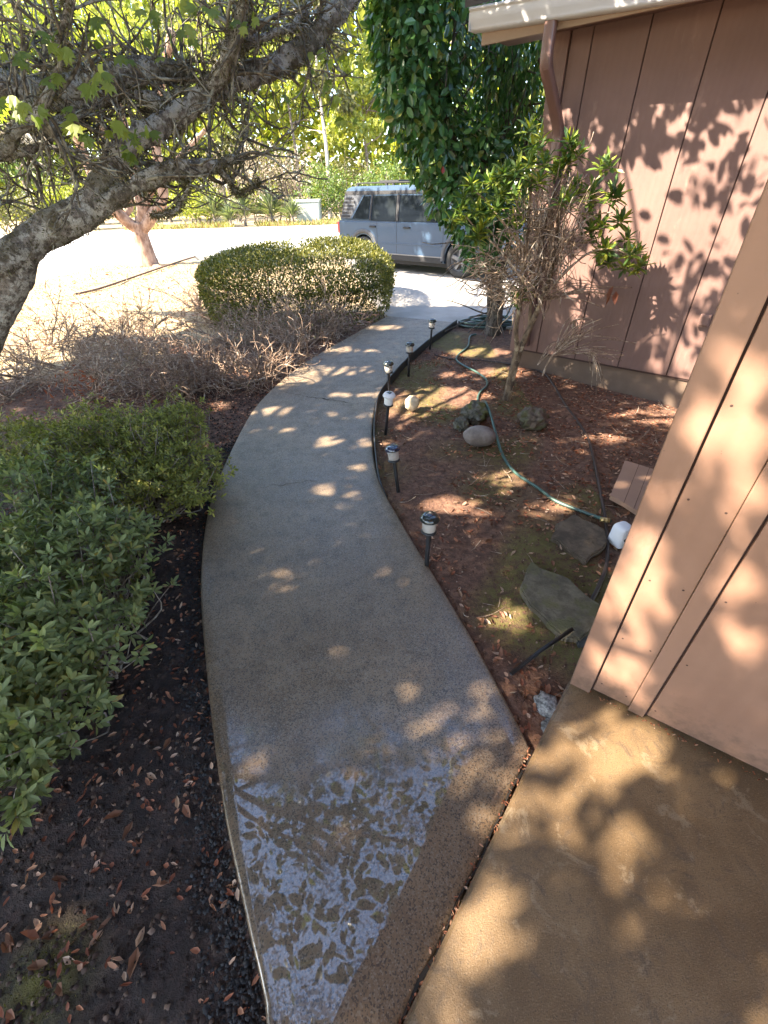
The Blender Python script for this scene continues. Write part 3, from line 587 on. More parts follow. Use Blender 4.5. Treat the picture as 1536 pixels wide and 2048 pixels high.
# ================================================================== PARKED VEHICLE
CAR_R = np.array([-0.32, 13.25]); CAR_F = np.array([1.86, 11.35]); cd_ = unit(CAR_F - CAR_R); WB = float(np.linalg.norm(CAR_F - CAR_R)); cn_ = np.array([cd_[1], -cd_[0]])   # cn_: towards the camera
if cn_.dot(-CAR_R) < 0: cn_ = -cn_
car = empty('parked_car', (CAR_R[0], CAR_R[1], -0.012)); tag(car, 'pale blue boxy SUV with a black striped rear side window parked on the driveway', 'SUV')
def cw(x, o, z):  # x forward from the rear axle, o outwards from the near side, z up from the ground
    p = CAR_R + cd_ * x + cn_ * o; return np.array([p[0], p[1], z - 0.012])
CARP = NT('car_paint'); CARP.base((0.034, 0.062, 0.105)).rough(0.4); CARP.b.inputs['Specular IOR Level'].default_value = 0.25; CARP.b.inputs['Coat Weight'].default_value = 0.22; CARP.b.inputs['Coat Roughness'].default_value = 0.04; CARP = CARP.m
CARB = plain('black_cladding', (0.014, 0.014, 0.016), .8); CARG = NT('car_glass'); CARG.base((0.012, 0.015, 0.017)).rough(0.04); CARG.b.inputs['Specular IOR Level'].default_value = .06; CARG = CARG.m
TYRE = plain('tyre_rubber', (0.022, 0.022, 0.022), .8, 0, .2, 30, .3); RIM = plain('alloy', (0.16, 0.16, 0.165), .5, .5); LAMP = plain('tail_lamp_red', (0.35, 0.02, 0.02), .2, 0, .05, 8, 0, 1.0); CHARC = plain('charcoal_sill', (0.055, 0.06, 0.07), .75)
WR = 0.365; AR = 0.43; CARW = 1.88
def side_poly(): 
    pts = [(-0.86, .48), (-0.90, .62), (-0.885, .95), (-0.85, 1.06), (WB + .35, 1.06), (WB + .78, .99), (WB + .87, .80), (WB + .86, .42), (WB + .70, .27)]
    for a in np.linspace(0, 180, 13): pts.append((WB + AR * math.cos(math.radians(a)), WR + .02 + AR * math.sin(math.radians(a))))
    pts += [(WB - AR, .26), (AR, .26)]
    for a in np.linspace(0, 180, 13): pts.append((AR * math.cos(math.radians(a)), WR + .02 + AR * math.sin(math.radians(a))))
    pts += [(-AR - .04, .30), (-.80, .33)]; return pts
def extrude_car(name, poly, o0, o1, mat, parent, bev=.03, seg=3, inset_top=0.0, smooth=True):
    bm = bmesh.new(); zs = [p[1] for p in poly]; zmin, zmax = min(zs), max(zs)
    def ins(z): return inset_top * (z - zmin) / (zmax - zmin + 1e-9)
    a = [bm.verts.new(Vector(cw(x, o0 - ins(z), z))) for x, z in poly]; b = [bm.verts.new(Vector(cw(x, o1 + ins(z), z))) for x, z in poly]; n_ = len(poly)
    fa = bm.faces.new(a); fb = bm.faces.new(b[::-1]); [bm.faces.new([a[i], b[i], b[(i + 1) % n_], a[(i + 1) % n_]]) for i in range(n_)]
    if bev:
        ed = list(set(fa.edges) | set(fb.edges)); bmesh.ops.bevel(bm, geom=ed, offset=bev, segments=seg, affect='EDGES', clamp_overlap=True)
    bmesh.ops.triangulate(bm, faces=[f for f in bm.faces if len(f.verts) > 4])
    o = from_bm(name, bm, parent, mat, False); return o
extrude_car('body', side_poly(), 0.0, -CARW, CARP, car, .035)
cab = [(-.83, 1.063), (-.66, 1.66), (-.60, 1.72), (-.45, 1.755), (WB - 1.3, 1.76), (WB - .75, 1.72), (WB - .55, 1.66), (WB + .22, 1.063)]
extrude_car('cabin', cab, -.035, -CARW + .035, CARP, car, .03, 3, .10)
def side_panel(name, poly, o, mat, parent, th=.012):
    # lies on the leaning cabin side
    def oo(z): return -.035 - .10 * (z - 1.063) / .697
    bm = bmesh.new(); a = [bm.verts.new(Vector(cw(x, oo(z) + o + th, z))) for x, z in poly]; b = [bm.verts.new(Vector(cw(x, oo(z) + o - .004, z))) for x, z in poly]; n_ = len(poly)
    bm.faces.new(a); bm.faces.new(b[::-1]); [bm.faces.new([a[i], b[i], b[(i + 1) % n_], a[(i + 1) % n_]]) for i in range(n_)]
    return from_bm(name, bm, parent, mat)
# greenhouse: dark band, rear quarter panel with stripes, pillar, glass
side_panel('roof_band', [(-.66, 1.585), (-.61, 1.665), (WB - .62, 1.66), (WB - .52, 1.60)], .001, CARB, car)
qp = side_panel('quarter_panel', [(-.775, 1.10), (-.655, 1.58), (-.05, 1.58), (-.43, 1.10)], .002, CHARC, car)
for i in range(6):
    z = 1.13 + i * .072; xl = -.765 + (z - 1.10) * .25; side_panel('stripe', [(xl, z), (xl + .012, z + .04), (xl + .30 + .02 * i - (i == 5) * .08, z + .04), (xl + .29 + .02 * i - (i == 5) * .08, z)], .012, CARB, qp, .008)
side_panel('rear_quarter_window', [(-.37, 1.10), (.0, 1.56), (.20, 1.56), (.16, 1.10)], .003, CARG, car)
side_panel('pillar_trim', [(-.43, 1.10), (-.04, 1.58), (.005, 1.58), (-.38, 1.10)], .008, CARP, car)
side_panel('rear_door_window', [(.27, 1.07), (.31, 1.57), (1.02, 1.57), (1.02, 1.07)], .004, CARG, car)
side_panel('front_door_window', [(1.14, 1.07), (1.14, 1.57), (WB - .72, 1.56), (WB - .12, 1.07)], .004, CARG, car)
side_panel('door_frame', [(.19, 1.075), (.235, 1.585), (.29, 1.585), (.245, 1.075)], .009, CARB, car)
side_panel('door_frame', [(1.04, 1.07), (1.04, 1.58), (1.12, 1.58), (1.12, 1.07)], .009, CARB, car)
def carbox(name, x0, x1, o0, o1, z0, z1, mat, parent=car, bev=.012):
    bm = bmesh.new(); quad_box(bm, [cw(x0, o0, z0), cw(x1, o0, z0), cw(x1, o1, z0), cw(x0, o1, z0), cw(x0, o0, z1), cw(x1, o0, z1), cw(x1, o1, z1), cw(x0, o1, z1)])
    if bev: bevel(bm, bev, 2)
    return from_bm(name, bm, parent, mat)
for o_ in (-.24, -CARW + .24):
    rl = carbox('roof_rail', -.35, WB - 1.1, o_ - .02, o_ + .02, 1.80, 1.83, CARB)
    for x in (-.33, .6, WB - 1.14): carbox('rail_foot', x - .03, x + .03, o_ - .018, o_ + .018, 1.75, 1.80, CARB, rl, .0)
carbox('roof_basket', .15, .75, -CARW + .5, -.5, 1.80, 1.86, CARB, car, .02)
carbox('sill', AR + .06, WB - AR - .04, -.03, .012, .27, .37, CARB); carbox('sill_trim', AR + .05, WB - AR - .03, .0, .016, .375, .40, RIM, car, .004)
carbox('front_bumper', WB + .60, WB + .90, -CARW, .004, .30, .62, CARB, car, .05); carbox('rear_bumper', -.93, -.52, -CARW, .008, .36, .60, CHARC, car, .05)
carbox('tail_lamp', -.905, -.83, -.16, .006, .78, 1.03, LAMP); carbox('tail_lamp', -.905, -.83, -CARW - .006, -CARW + .16, .78, 1.03, LAMP)
carbox('headlight', WB + .70, WB + .868, -.34, .004, .74, .90, plain('headlight_lens', (.6, .62, .65), .1), car, .02)
for x in (.23, 1.30): carbox('door_handle', x, x + .20, -.005, .032, .93, .965, CARB, car, .01)
for x in (1.08, ): carbox('door_gap', x - .004, x + .004, -.003, .0015, .40, 1.055, CARB, car, 0)
carbox('door_gap', AR + .03, AR + .038, -.003, .0015, .62, 1.055, CARB, car, 0); carbox('door_gap', WB - .47, WB - .462, -.003, .0015, .55, 1.055, CARB, car, 0)
carbox('door_crease', AR + .1, WB - .5, -.003, .010, .60, .625, CARP, car, .004)
carbox('underbody', -.7, WB + .7, -CARW + .12, -.12, .17, .32, CARB); carbox('spare_muffler', .9, 1.35, -.6, -.25, .12, .24, CARB, car, .05)
carbox('rear_window', -.82, -.80, -CARW + .25, -.25, 1.12, 1.55, CARG, car, .004)
mr = carbox('wing_mirror', WB - .42, WB - .26, .03, .22, 1.04, 1.20, CARP, car, .04); carbox('mirror_arm', WB - .36, WB - .30, -.03, .05, 1.03, 1.08, CARB, mr, .01)
# arch cladding
for xc in (0.0, WB):
    V = []; F = []
    A_ = np.linspace(-8, 188, 20)
    for a in A_:
        ca, sa = math.cos(math.radians(a)), math.sin(math.radians(a))
        for rr, o_ in ((AR - .01, -.06), (AR - .01, .018), (AR + .075, .014), (AR + .085, -.004)): V.append(cw(xc + rr * ca, o_, WR + .02 + rr * sa))
    for i in range(len(A_) - 1):
        for j in range(3): F.append([i * 4 + j, i * 4 + j + 1, i * 4 + 5 + j, i * 4 + 4 + j])
    mesh_np('arch_cladding', V, F, car, CHARC)
def wheel(xc, oc, near=True):
    sgn = 1 if near else -1
    def ring(prof, nseg=36):
        V = []; F = []; k = len(prof)
        for i in range(nseg):
            a = 2 * math.pi * i / nseg
            for r_, w_ in prof: V.append(cw(xc + r_ * math.cos(a), oc + sgn * w_, WR + r_ * math.sin(a)))
        for i in range(nseg):
            for j in range(k - 1): F.append([i * k + j, i * k + j + 1, ((i + 1) % nseg) * k + j + 1, ((i + 1) % nseg) * k + j])
        return V, F
    wr_ = empty('wheel', (0, 0, 0)); wr_.parent = car; wr_.location = Vector([float(c) for c in cw(xc, oc, WR)]) - wloc(car)
    V, F = ring([(.235, -.11), (.34, -.115), (.362, -.09), (WR, -.05), (WR, .05), (.362, .09), (.335, .112), (.25, .105), (.235, .07)]); mesh_np('tyre', V, F, wr_, TYRE, True)
    V, F = ring([(.24, -.10), (.24, .085), (.225, .095), (.20, .03), (.03, .02)]); mesh_np('rim_barrel', V, F, wr_, CHARC)
    for i in range(5):
        a = 2 * math.pi * (i + .3) / 5; e = np.array([math.cos(a), math.sin(a)]); q = np.array([-e[1], e[0]]); bm = bmesh.new(); C8 = []
        for w_ in (.035, .085):
            for r_, s_ in ((.04, -.045), (.232, -.035), (.232, .035), (.04, .045)): pt = e * r_ + q * s_; C8.append(cw(xc + pt[0], oc + sgn * w_, WR + pt[1]))
        quad_box(bm, C8); bevel(bm, .008, 1); from_bm('spoke', bm, wr_, RIM)
    V, F = ring([(.06, .03), (.06, .09), (.045, .097), (.001, .098)], 18); mesh_np('hub', V, F, wr_, CHARC)
for xc in (0.0, WB): wheel(xc, -.12, True); wheel(xc, -CARW + .12, False)

# ================================================================== CLIPPED HEDGE
L_HEDGE = leaf_mat('hedge_leaf', [(0.0, (0.045, 0.055, 0.012)), (0.5, (0.115, 0.115, 0.018)), (0.85, (0.175, 0.16, 0.026)), (1.0, (0.21, 0.18, 0.035))], .45, .25)
B_CAMB = bark_mat('hedge_wood', (.04, .03, .025), (.12, .09, .07)); hr = tag(empty('hedge', (-1.35, 8.75, -0.08)), 'rounded clipped hedge with a sunlit yellow-green top beside the path end', 'hedge')
k = 44000; a = rng.uniform(0, 2 * np.pi, k); u = rng.random(k); HX, HY, HZ = 1.62, 1.75, 0.98
def hed(a, v): # v 0 base .. 1 centre top ; superellipse section
    r_ = np.where(v < .5, .93 + .07 * np.sin(v * np.pi), np.cos((v - .5) * np.pi) ** .75); z = np.where(v < .5, v * 2 * .60, .60 + .40 * np.sin((v - .5) * np.pi) ** 1.0)
    ea = np.sign(np.cos(a)) * np.abs(np.cos(a)) ** .8, np.sign(np.sin(a)) * np.abs(np.sin(a)) ** .8
    return np.stack([-1.35 + HX * r_ * ea[0], 8.75 + HY * r_ * ea[1], -.06 + (HZ + .12 * np.sin(a * 2 + .5) * (v > .5)) * z], 1)
v = np.where(rng.random(k) < .42, rng.random(k) * .5, 1 - .5 * rng.random(k) ** .75); P = hed(a, v); O = unit((P - [-1.35, 8.75, .35]) / np.array([HX, HY, HZ * .6]) ** 1.2)
P += O * (rng.normal(size=(k, 1)) * .02 - .10 * rng.random((k, 1)) ** 2) ; thin = nz(P[:, 0], P[:, 1] + P[:, 2], 1.7, 2.0); low_ = (P[:, 2] < .32) & (rng.random(k) < .5); bald = (((P[:, 0] + .75) / .5) ** 2 + ((P[:, 1] - 8.0) / .32) ** 2 < 1) & (P[:, 2] > .6) & (rng.random(k) < .75)
kp = ~(low_ | bald); P, O = P[kp], O[kp]
foliage(hr, P, O + rng.normal(size=P.shape) * .7 + [0, 0, .5], O + rng.normal(size=P.shape) * .6, rng.uniform(.032, .056, len(P)), .023, L_HEDGE, LEAF_SLIM, 'hedge_leaf', 'leaf', 'foliage', 0)
B_TWIG = bark_mat('grey_twig', (0.12, 0.09, 0.07), (0.30, 0.245, 0.195), (0.34, 0.30, 0.26), .35, 30)
tw = []
for i in range(260):
    a_ = rng.uniform(0, 6.28); rr = rng.uniform(.1, .8); s = np.array([-1.35 + HX * rr * math.cos(a_), 8.75 + HY * rr * math.sin(a_), -.08]); tw.append(wander(s, [math.cos(a_) * .6, math.sin(a_) * .6, 1], rng.uniform(.5, .95), 5, .6, 0, .010, .004))
tube_obj('branches', tw[:120], B_CAMB, hr, 4)
V, F = tubes([]) if False else (None, None)

# ================================================================== BARE TWIGGY SHRUBS
B_DEAD = bark_mat('dead_twig', (0.18, 0.110, 0.075), (0.40, 0.28, 0.195), (0.46, 0.38, 0.31), .35, 40)
L_CAUGHT = leaf_mat('caught_dead_leaf', [(0, (.13, .06, .04)), (.5, (.28, .16, .10)), (.85, (.42, .30, .21)), (1, (.14, .17, .05))], .8, .2, .2, (1, .9, .7))
def bare_shrub(bases, label, reach, zmax, n_main, n_sub, seed_leaf=0):
    c = np.mean([G(*b[:2], -.06) for b in bases], axis=0); root = tag(empty('bare_shrub', (c[0], c[1], -.08)), label, 'shrub', 'bare leggy shrubs left of the path'); paths = []
    for b in bases:
        p0 = G(b[0], b[1], -.07)
        for i in range(n_main):
            a_ = rng.uniform(0, 6.28); d = np.array([math.cos(a_), math.sin(a_), rng.uniform(.35, 1.3)])
            P_, R_ = wander(p0 + rng.normal(size=3) * [.09, .09, 0], d, rng.uniform(.55, 1.0) * reach, 8, 1.3, .25, .0085, .004); P_[:, 2] = np.maximum(np.minimum(P_[:, 2], zmax + rng.uniform(-.1, .08)), -.05); paths.append((P_, R_))
            for j in range(n_sub):
                k0 = rng.integers(2, len(P_)); d2 = unit(P_[k0] - P_[k0 - 1]) + rng.normal(size=3) * .75 + [0, 0, .15]
                Q_, S_ = wander(P_[k0], d2, rng.uniform(.15, .42) * reach, 5, 1.2, 0, .0046, .002); paths.append((Q_, S_))
                if rng.random() < .7:
                    k1 = rng.integers(2, len(Q_)); paths.append(wander(Q_[k1], rng.normal(size=3) + [0, 0, .5], rng.uniform(.08, .2) * reach, 4, 1.0, 0, .0032, .0016))
    tube_obj('branches', paths, B_DEAD, root, 4)
    LQ = np.array([q[0][rng.integers(1, len(q[0]))] for q in paths for _ in range(1) if rng.random() < .55]); V, F = leaf_cloud(LQ, rng.normal(size=LQ.shape) + [0, 0, -.4], rng.normal(size=LQ.shape), rng.uniform(.015, .035, len(LQ)), .012, LEAF_CURL); tag(mesh_np('dead_leaves', V, F, root, L_CAUGHT), kind='stuff'); return root
bare_shrub([(470, 690), (540, 645), (600, 655), (500, 640), (430, 650), (560, 695), (640, 665), (660, 680), (600, 700), (575, 735), (400, 620), (460, 620)], 'bare grey-brown shrub sprawling in front of the hedge', .85, .80, 19, 8)
bare_shrub([(360, 730), (420, 760), (300, 700), (480, 770), (520, 760), (380, 790), (330, 780)], 'low tangled leafless shrub between the hedge-side one and the green azaleas', .78, .62, 20, 8)
rs = bare_shrub([(60, 760), (150, 740), (230, 760), (110, 690), (20, 800), (190, 800), (250, 690)], 'bare shrub with a rusty dead sprig, leftmost, under the lichen covered limb', .92, .74, 17, 8)
q = at(165, 765, 4.3); P = q + rng.normal(size=(90, 3)) * [.13, .1, .06]
V, F = leaf_cloud(P, rng.normal(size=P.shape), rng.normal(size=P.shape) + [0, 0, 1], rng.uniform(.04, .08, 90), .016, LEAF_SLIM); o = mesh_np('dead_sprig', V, F, rs, leaf_mat('rust_leaf', [(0, (.22, .06, .025)), (1, (.42, .15, .07))], .7, .3, .3, (1.2, .8, .5))); tag(o, 'rusty red dead sprig', kind='stuff')

# ================================================================== GREEN AZALEAS
L_AZ = leaf_mat('azalea_leaf', [(0.0, (0.105, 0.130, 0.052)), (0.5, (0.190, 0.222, 0.092)), (0.88, (0.27, 0.30, 0.13)), (0.97, (0.30, 0.28, 0.07)), (1.0, (0.26, 0.16, 0.06))], .5, .3, .35)
L_AZ2 = leaf_mat('azalea_small_leaf', [(0.0, (0.125, 0.130, 0.032)), (0.5, (0.225, 0.228, 0.056)), (0.88, (0.34, 0.32, 0.08)), (1.0, (0.36, 0.30, 0.07))], .5, .3, .35)
def azalea(blobs_px, label, mat, n_sprig, leaf_l, leaf_w, key, nl=8):
    blobs = []
    for px, py, z, r_, rz in blobs_px: p = G(px, py, z); blobs.append((p[0], p[1], z, r_, r_, rz))
    c = np.mean(blobs, axis=0); root = tag(empty('azalea_shrub', (c[0], c[1], -.07)), label, 'shrub', 'green azaleas left of the path')
    P, O = blob_points(blobs, n_sprig, .55); up = O[:, 2] > -.35; P, O = P[up], O[up]; sh_ = rng.random(len(P)) < .28; P = P + O * (sh_ * rng.uniform(.02, .11, len(P)))[:, None] * [1, 1, 1.2]; P[:, 2] = np.maximum(P[:, 2], .0)
    X = unit(O * .8 + [0, 0, .55] + rng.normal(size=P.shape) * .35)
    LP, LD, LN = [], [], []
    A1 = unit(np.cross(X, rng.normal(size=X.shape))); A2 = np.cross(X, A1)
    for j in range(nl):
        an = 2 * np.pi * (j / nl) * 1.6 + rng.uniform(-.3, .3, len(P)); rad = A1 * np.cos(an)[:, None] + A2 * np.sin(an)[:, None]; tilt = .15 + .9 * (j / nl)
        LP.append(P - X * (j / nl) * leaf_l * .55 + rad * .004); LD.append(rad * (.45 + tilt) + X * (1.15 - tilt)); LN.append(X * 1.0 - rad * .5)
    LP, LD, LN = map(np.vstack, (LP, LD, LN))
    foliage(root, LP, LD, LN, leaf_l * rng.uniform(.65, 1.25, len(LP)), leaf_w, mat, LEAF_FULL, key)
    st = []
    for i in rng.choice(len(P), min(len(P), 520), replace=False):
        e = P[i]; s = np.array([c[0] + (e[0] - c[0]) * .45 + rng.normal() * .06, c[1] + (e[1] - c[1]) * .6 + rng.normal() * .06, -.06]); mid = (s + e) / 2 + rng.normal(size=3) * .05; pth = smooth_path(np.array([s, mid, e]), 3); st.append((pth, np.linspace(.006, .002, len(pth))))
    tube_obj('stems', st, B_TWIG, root, 4)
azalea([(120, 1130, .34, .32, .22), (30, 1010, .34, .34, .22), (215, 1090, .26, .24, .20), (60, 1290, .34, .28, .20), (170, 1260, .28, .22, .18), (-70, 1180, .36, .36, .22), (10, 1430, .30, .22, .18), (110, 1400, .22, .18, .16), (-90, 1400, .30, .3, .2), (230, 1190, .18, .18, .15), (10, 1560, .20, .15, .13), (150, 1000, .28, .26, .2), (-40, 1600, .2, .2, .15)],
       'large fresh green azalea nearest the viewer, spilling over the dark soil', L_AZ, 2800, .046, .018, 'azalea_leaf')
azalea([(200, 880, .26, .32, .22), (300, 880, .26, .28, .20), (370, 930, .20, .24, .18), (360, 850, .26, .2, .18), (120, 920, .28, .3, .2), (260, 970, .2, .26, .18), (395, 980, .14, .18, .13), (40, 900, .26, .3, .2), (330, 980, .16, .2, .16)],
       'yellower small leaved azalea behind the large one and before the bare shrubs', L_AZ2, 3600, .036, .013, 'azalea_small_leaf', 7)

# ================================================================== LICHEN COVERED TREE (trunk left of the frame, crown above)
t = NT('lichen_bark'); v = t.scaled((1, 1, 1)); n1 = t.noise(26, 6, .7); n2 = t.noise(19, 6, .7); n3 = t.noise(80, 3, .6)
c = t.mix(t.step(n1, .35, .65), (.075, .064, .055), (.27, .235, .205)); c = t.mix(t.step(t.math('ADD', n2, t.math('MULTIPLY', n1, .35)), .64, .74), c, (.40, .39, .36)); c = t.mix(t.math('MULTIPLY', t.step(t.noise(5, 5), .50, .62), .7), c, (.075, .062, .032))
t.base(c).rough(.95); t.bump(t.math('ADD', n1, t.math('MULTIPLY', n3, .6)), 1.0, .03); B_LICH = t.m
B_MOSS = bark_mat('mossy_twig', (.05, .042, .032), (.165, .14, .105), (.31, .30, .245), .5, 30)
L_TREE = leaf_mat('overhead_leaf', [(0, (.035, .055, .015)), (.6, (.075, .105, .025)), (1, (.15, .16, .035))], .45, .30)
L_LOBE = leaf_mat('lobed_leaf', [(0, (.11, .16, .03)), (.6, (.19, .24, .05)), (1, (.30, .32, .07))], .5, .5)
lt = at(-120, 900, 2.55); tree = tag(empty('tree', (lt[0], lt[1], -.1)), 'old lichen and moss covered tree at the left whose limbs arch over the path', 'tree')
def limb(pts, radii, k=7):
    W = np.array([list(at(*p)) + [r * .74] for p, r in zip(pts, radii)]); S = smooth_path(W, k); return S[:, :3], S[:, 3]
LIMBS = [
    limb([(-190, 1010, 2.5), (-110, 840, 2.5), (-40, 680, 2.5), (12, 590, 2.52), (45, 520, 2.55), (75, 470, 2.6)], [.15, .135, .12, .105, .09, .08]),
    limb([(-160, 565, 2.35), (-60, 540, 2.4), (20, 512, 2.5), (70, 475, 2.6), (120, 448, 2.65), (175, 420, 2.7), (205, 370, 2.75), (232, 325, 2.8), (280, 275, 2.85), (345, 238, 2.95), (420, 182, 3.05), (480, 155, 3.15), (560, 128, 3.25), (602, 100, 3.3), (645, 55, 3.35), (690, 8, 3.4), (730, -60, 3.5), (800, -190, 3.6)],
         [.08, .085, .09, .095, .105, .098, .078, .072, .072, .07, .072, .075, .07, .066, .06, .055, .045, .04]),
    limb([(165, 435, 2.7), (220, 405, 2.7), (275, 370, 2.72), (330, 345, 2.75), (400, 335, 2.8), (450, 325, 2.85), (485, 318, 2.9)], [.06, .058, .052, .048, .045, .03, .018]),
    limb([(345, 238, 2.95), (300, 200, 3.0), (240, 192, 3.0), (160, 215, 2.9), (100, 258, 2.8), (55, 292, 2.7), (-20, 305, 2.6), (-120, 280, 2.5)], [.045, .04, .035, .04, .042, .045, .05, .06]),
    limb([(385, 145, 3.2), (320, 140, 3.1), (240, 150, 3.0), (140, 180, 2.9), (60, 185, 2.8), (-40, 160, 2.7)], [.05, .07, .07, .075, .08, .09]),
    limb([(408, 190, 3.05), (440, 150, 3.0), (462, 105, 2.95), (478, 60, 2.9), (490, -20, 2.8)], [.06, .055, .05, .045, .04]),
    limb([(430, 330, 2.82), (460, 360, 2.85), (475, 388, 2.88), (500, 378, 2.9), (520, 360, 2.9)], [.022, .018, .015, .012, .006]),
    limb([(300, 430, 2.72), (335, 428, 2.7), (358, 412, 2.7), (374, 372, 2.7), (366, 350, 2.7)], [.012, .014, .016, .013, .01]),
    limb([(0, 310, 2.3), (60, 240, 2.3), (110, 160, 2.3), (130, 40, 2.3), (140, -60, 2.3)], [.03, .028, .022, .016, .012]),
    limb([(470, 100, 3.0), (530, 75, 3.1), (590, 50, 3.2), (620, 10, 3.3)], [.025, .02, .018, .015]),
]
tube_obj('trunk', LIMBS[:2], B_LICH, tree, 14)
# lumpy surface
tr_o = bpy.data.objects['trunk'] if False else None
for L_ in LIMBS[2:]: tube_obj('limb', [L_], B_LICH, tree, 10)
for o in list(tree.children):
    me = o.data; co = np.empty(len(me.vertices) * 3, np.float32); me.vertices.foreach_get('co', co); co = co.reshape(-1, 3); nn = np.empty_like(co); me.vertices.foreach_get('normal', nn.ravel()) if False else None
    d = np.array([[noise.noise((float(c_[0]) * 14, float(c_[1]) * 14, float(c_[2]) * 14)), noise.noise((float(c_[0]) * 14 + 9, float(c_[1]) * 14, float(c_[2]) * 14)), noise.noise((float(c_[0]) * 14, float(c_[1]) * 14 + 9, float(c_[2]) * 14))] for c_ in co]); co = co + d * .018
    me.vertices.foreach_set('co', co.astype(np.float32).ravel()); me.update()
# twigs off the limbs, drooping and tangled
tw = []; tips = []
for li, (P_, R_) in enumerate(LIMBS):
    if li == 0: continue
    n_t = {1: 52, 2: 24, 3: 50, 4: 62, 5: 36, 6: 6, 7: 3, 8: 32, 9: 22}[li]
    for i in range(n_t):
        k0 = rng.integers(len(P_) // 3 if li == 1 else 2, len(P_)); d = np.array([rng.normal() * .8, abs(rng.normal()) * .7 + .1, rng.normal() * .7 + .15])
        Q, S = wander(P_[k0], d, rng.uniform(.2, .6), 8, 1.6, .0, min(.0085, R_[k0] * .35), .003); S = S * (1 + .35 * rng.random(len(S))); tw.append((Q, S)); tips.append(Q[-1])
        for j in range(3):
            k1 = rng.integers(2, len(Q)); q2 = wander(Q[k1], unit(Q[k1] - Q[k1 - 1]) + rng.normal(size=3) * .8, rng.uniform(.1, .32), 6, 1.5, .0, .0042, .0018); tw.append(q2); tips.append(q2[0][-1])
            if rng.random() < .6: q3 = wander(q2[0][3], rng.normal(size=3), rng.uniform(.06, .2), 4, 1.2, 0, .0035, .002); tw.append(q3)
tw = [x for x in tw if not (((proj(x[0])[0] > 735) & (proj(x[0])[1] > -20)) | ((proj(x[0])[1] > 420) & (proj(x[0])[0] > 200))).any()]
tube_obj('twigs', tw, B_MOSS, tree, 4)
# hanging moss and lichen tufts on limbs and twigs
MP = []; MD = []
for P_, R_ in LIMBS[1:]:
    for i in range(int(len(P_) * 30)):
        k0 = rng.integers(len(P_) - 1); s = rng.random(); c_ = P_[k0] * (1 - s) + P_[k0 + 1] * s; r_ = R_[k0]; ax = unit(P_[k0 + 1] - P_[k0]); d = rng.normal(size=3); d = unit(d - ax * d.dot(ax)); MP.append(c_ + d * r_ * .97); MD.append(d + rng.normal(size=3) * .5 + [0, 0, -.2])
for Q, S in tw[::1]:
    if len(Q) > 5:
        for i in range(4): MP.append(Q[rng.integers(1, len(Q))] + rng.normal(size=3) * .004); MD.append(rng.normal(size=3) + [0, 0, -.3])
MP = np.array(MP); MD = np.array(MD); V, F = leaf_cloud(MP, MD, rng.normal(size=MP.shape), rng.uniform(.008, .028, len(MP)), .006, LEAF_CHEAP)
tag(mesh_np('moss', V, F, tree, leaf_mat('moss_tuft', [(0, (.07, .062, .03)), (.6, (.15, .135, .075)), (1, (.30, .29, .22))], .9, .2, .1, (1, 1, .7))), kind='stuff')
# lobed pale leaves near the eye
LS = [(200, 150, 2.1), (185, 165, 2.1), (165, 245, 2.2), (150, 230, 2.2), (250, 255, 2.3), (235, 262, 2.3), (270, 258, 2.3), (20, 195, 1.9), (45, 205, 1.9), (5, 215, 1.9), (60, 228, 2.0), (110, 150, 2.2), (395, 25, 2.6), (410, 15, 2.6), (480, 40, 2.7), (550, 200, 3.1), (440, 215, 2.9), (245, 305, 2.5), (270, 310, 2.5), (330, 95, 2.6), (100, 60, 2.3), (300, 20, 2.4), (360, 60, 2.5), (520, 30, 2.9), (180, 40, 2.3), (640, 130, 3.3), (660, 170, 3.3), (685, 245, 3.3), (668, 205, 3.4), (700, 120, 3.4), (640, 95, 3.3), (620, 160, 3.3), (125, 90, 2.2), (30, 100, 2.1), (215, 95, 2.4)]
LP = []; LD = []
for px, py, Y in LS:
    for j in range(4): LP.append(at(px + rng.normal() * 16, py + rng.normal() * 12, Y + rng.normal() * .08)); LD.append([rng.normal() * .6, -.35 + rng.normal() * .3, -.55])
LP = np.array(LP); LD = np.array(LD); foliage(tree, LP, LD, rng.normal(size=LP.shape) * .4 + [0, -.4, .8], rng.uniform(.035, .062, len(LP)), .046, L_LOBE, LEAF_LOBED, 'lobed_leaf', 'leaf', 'foliage')

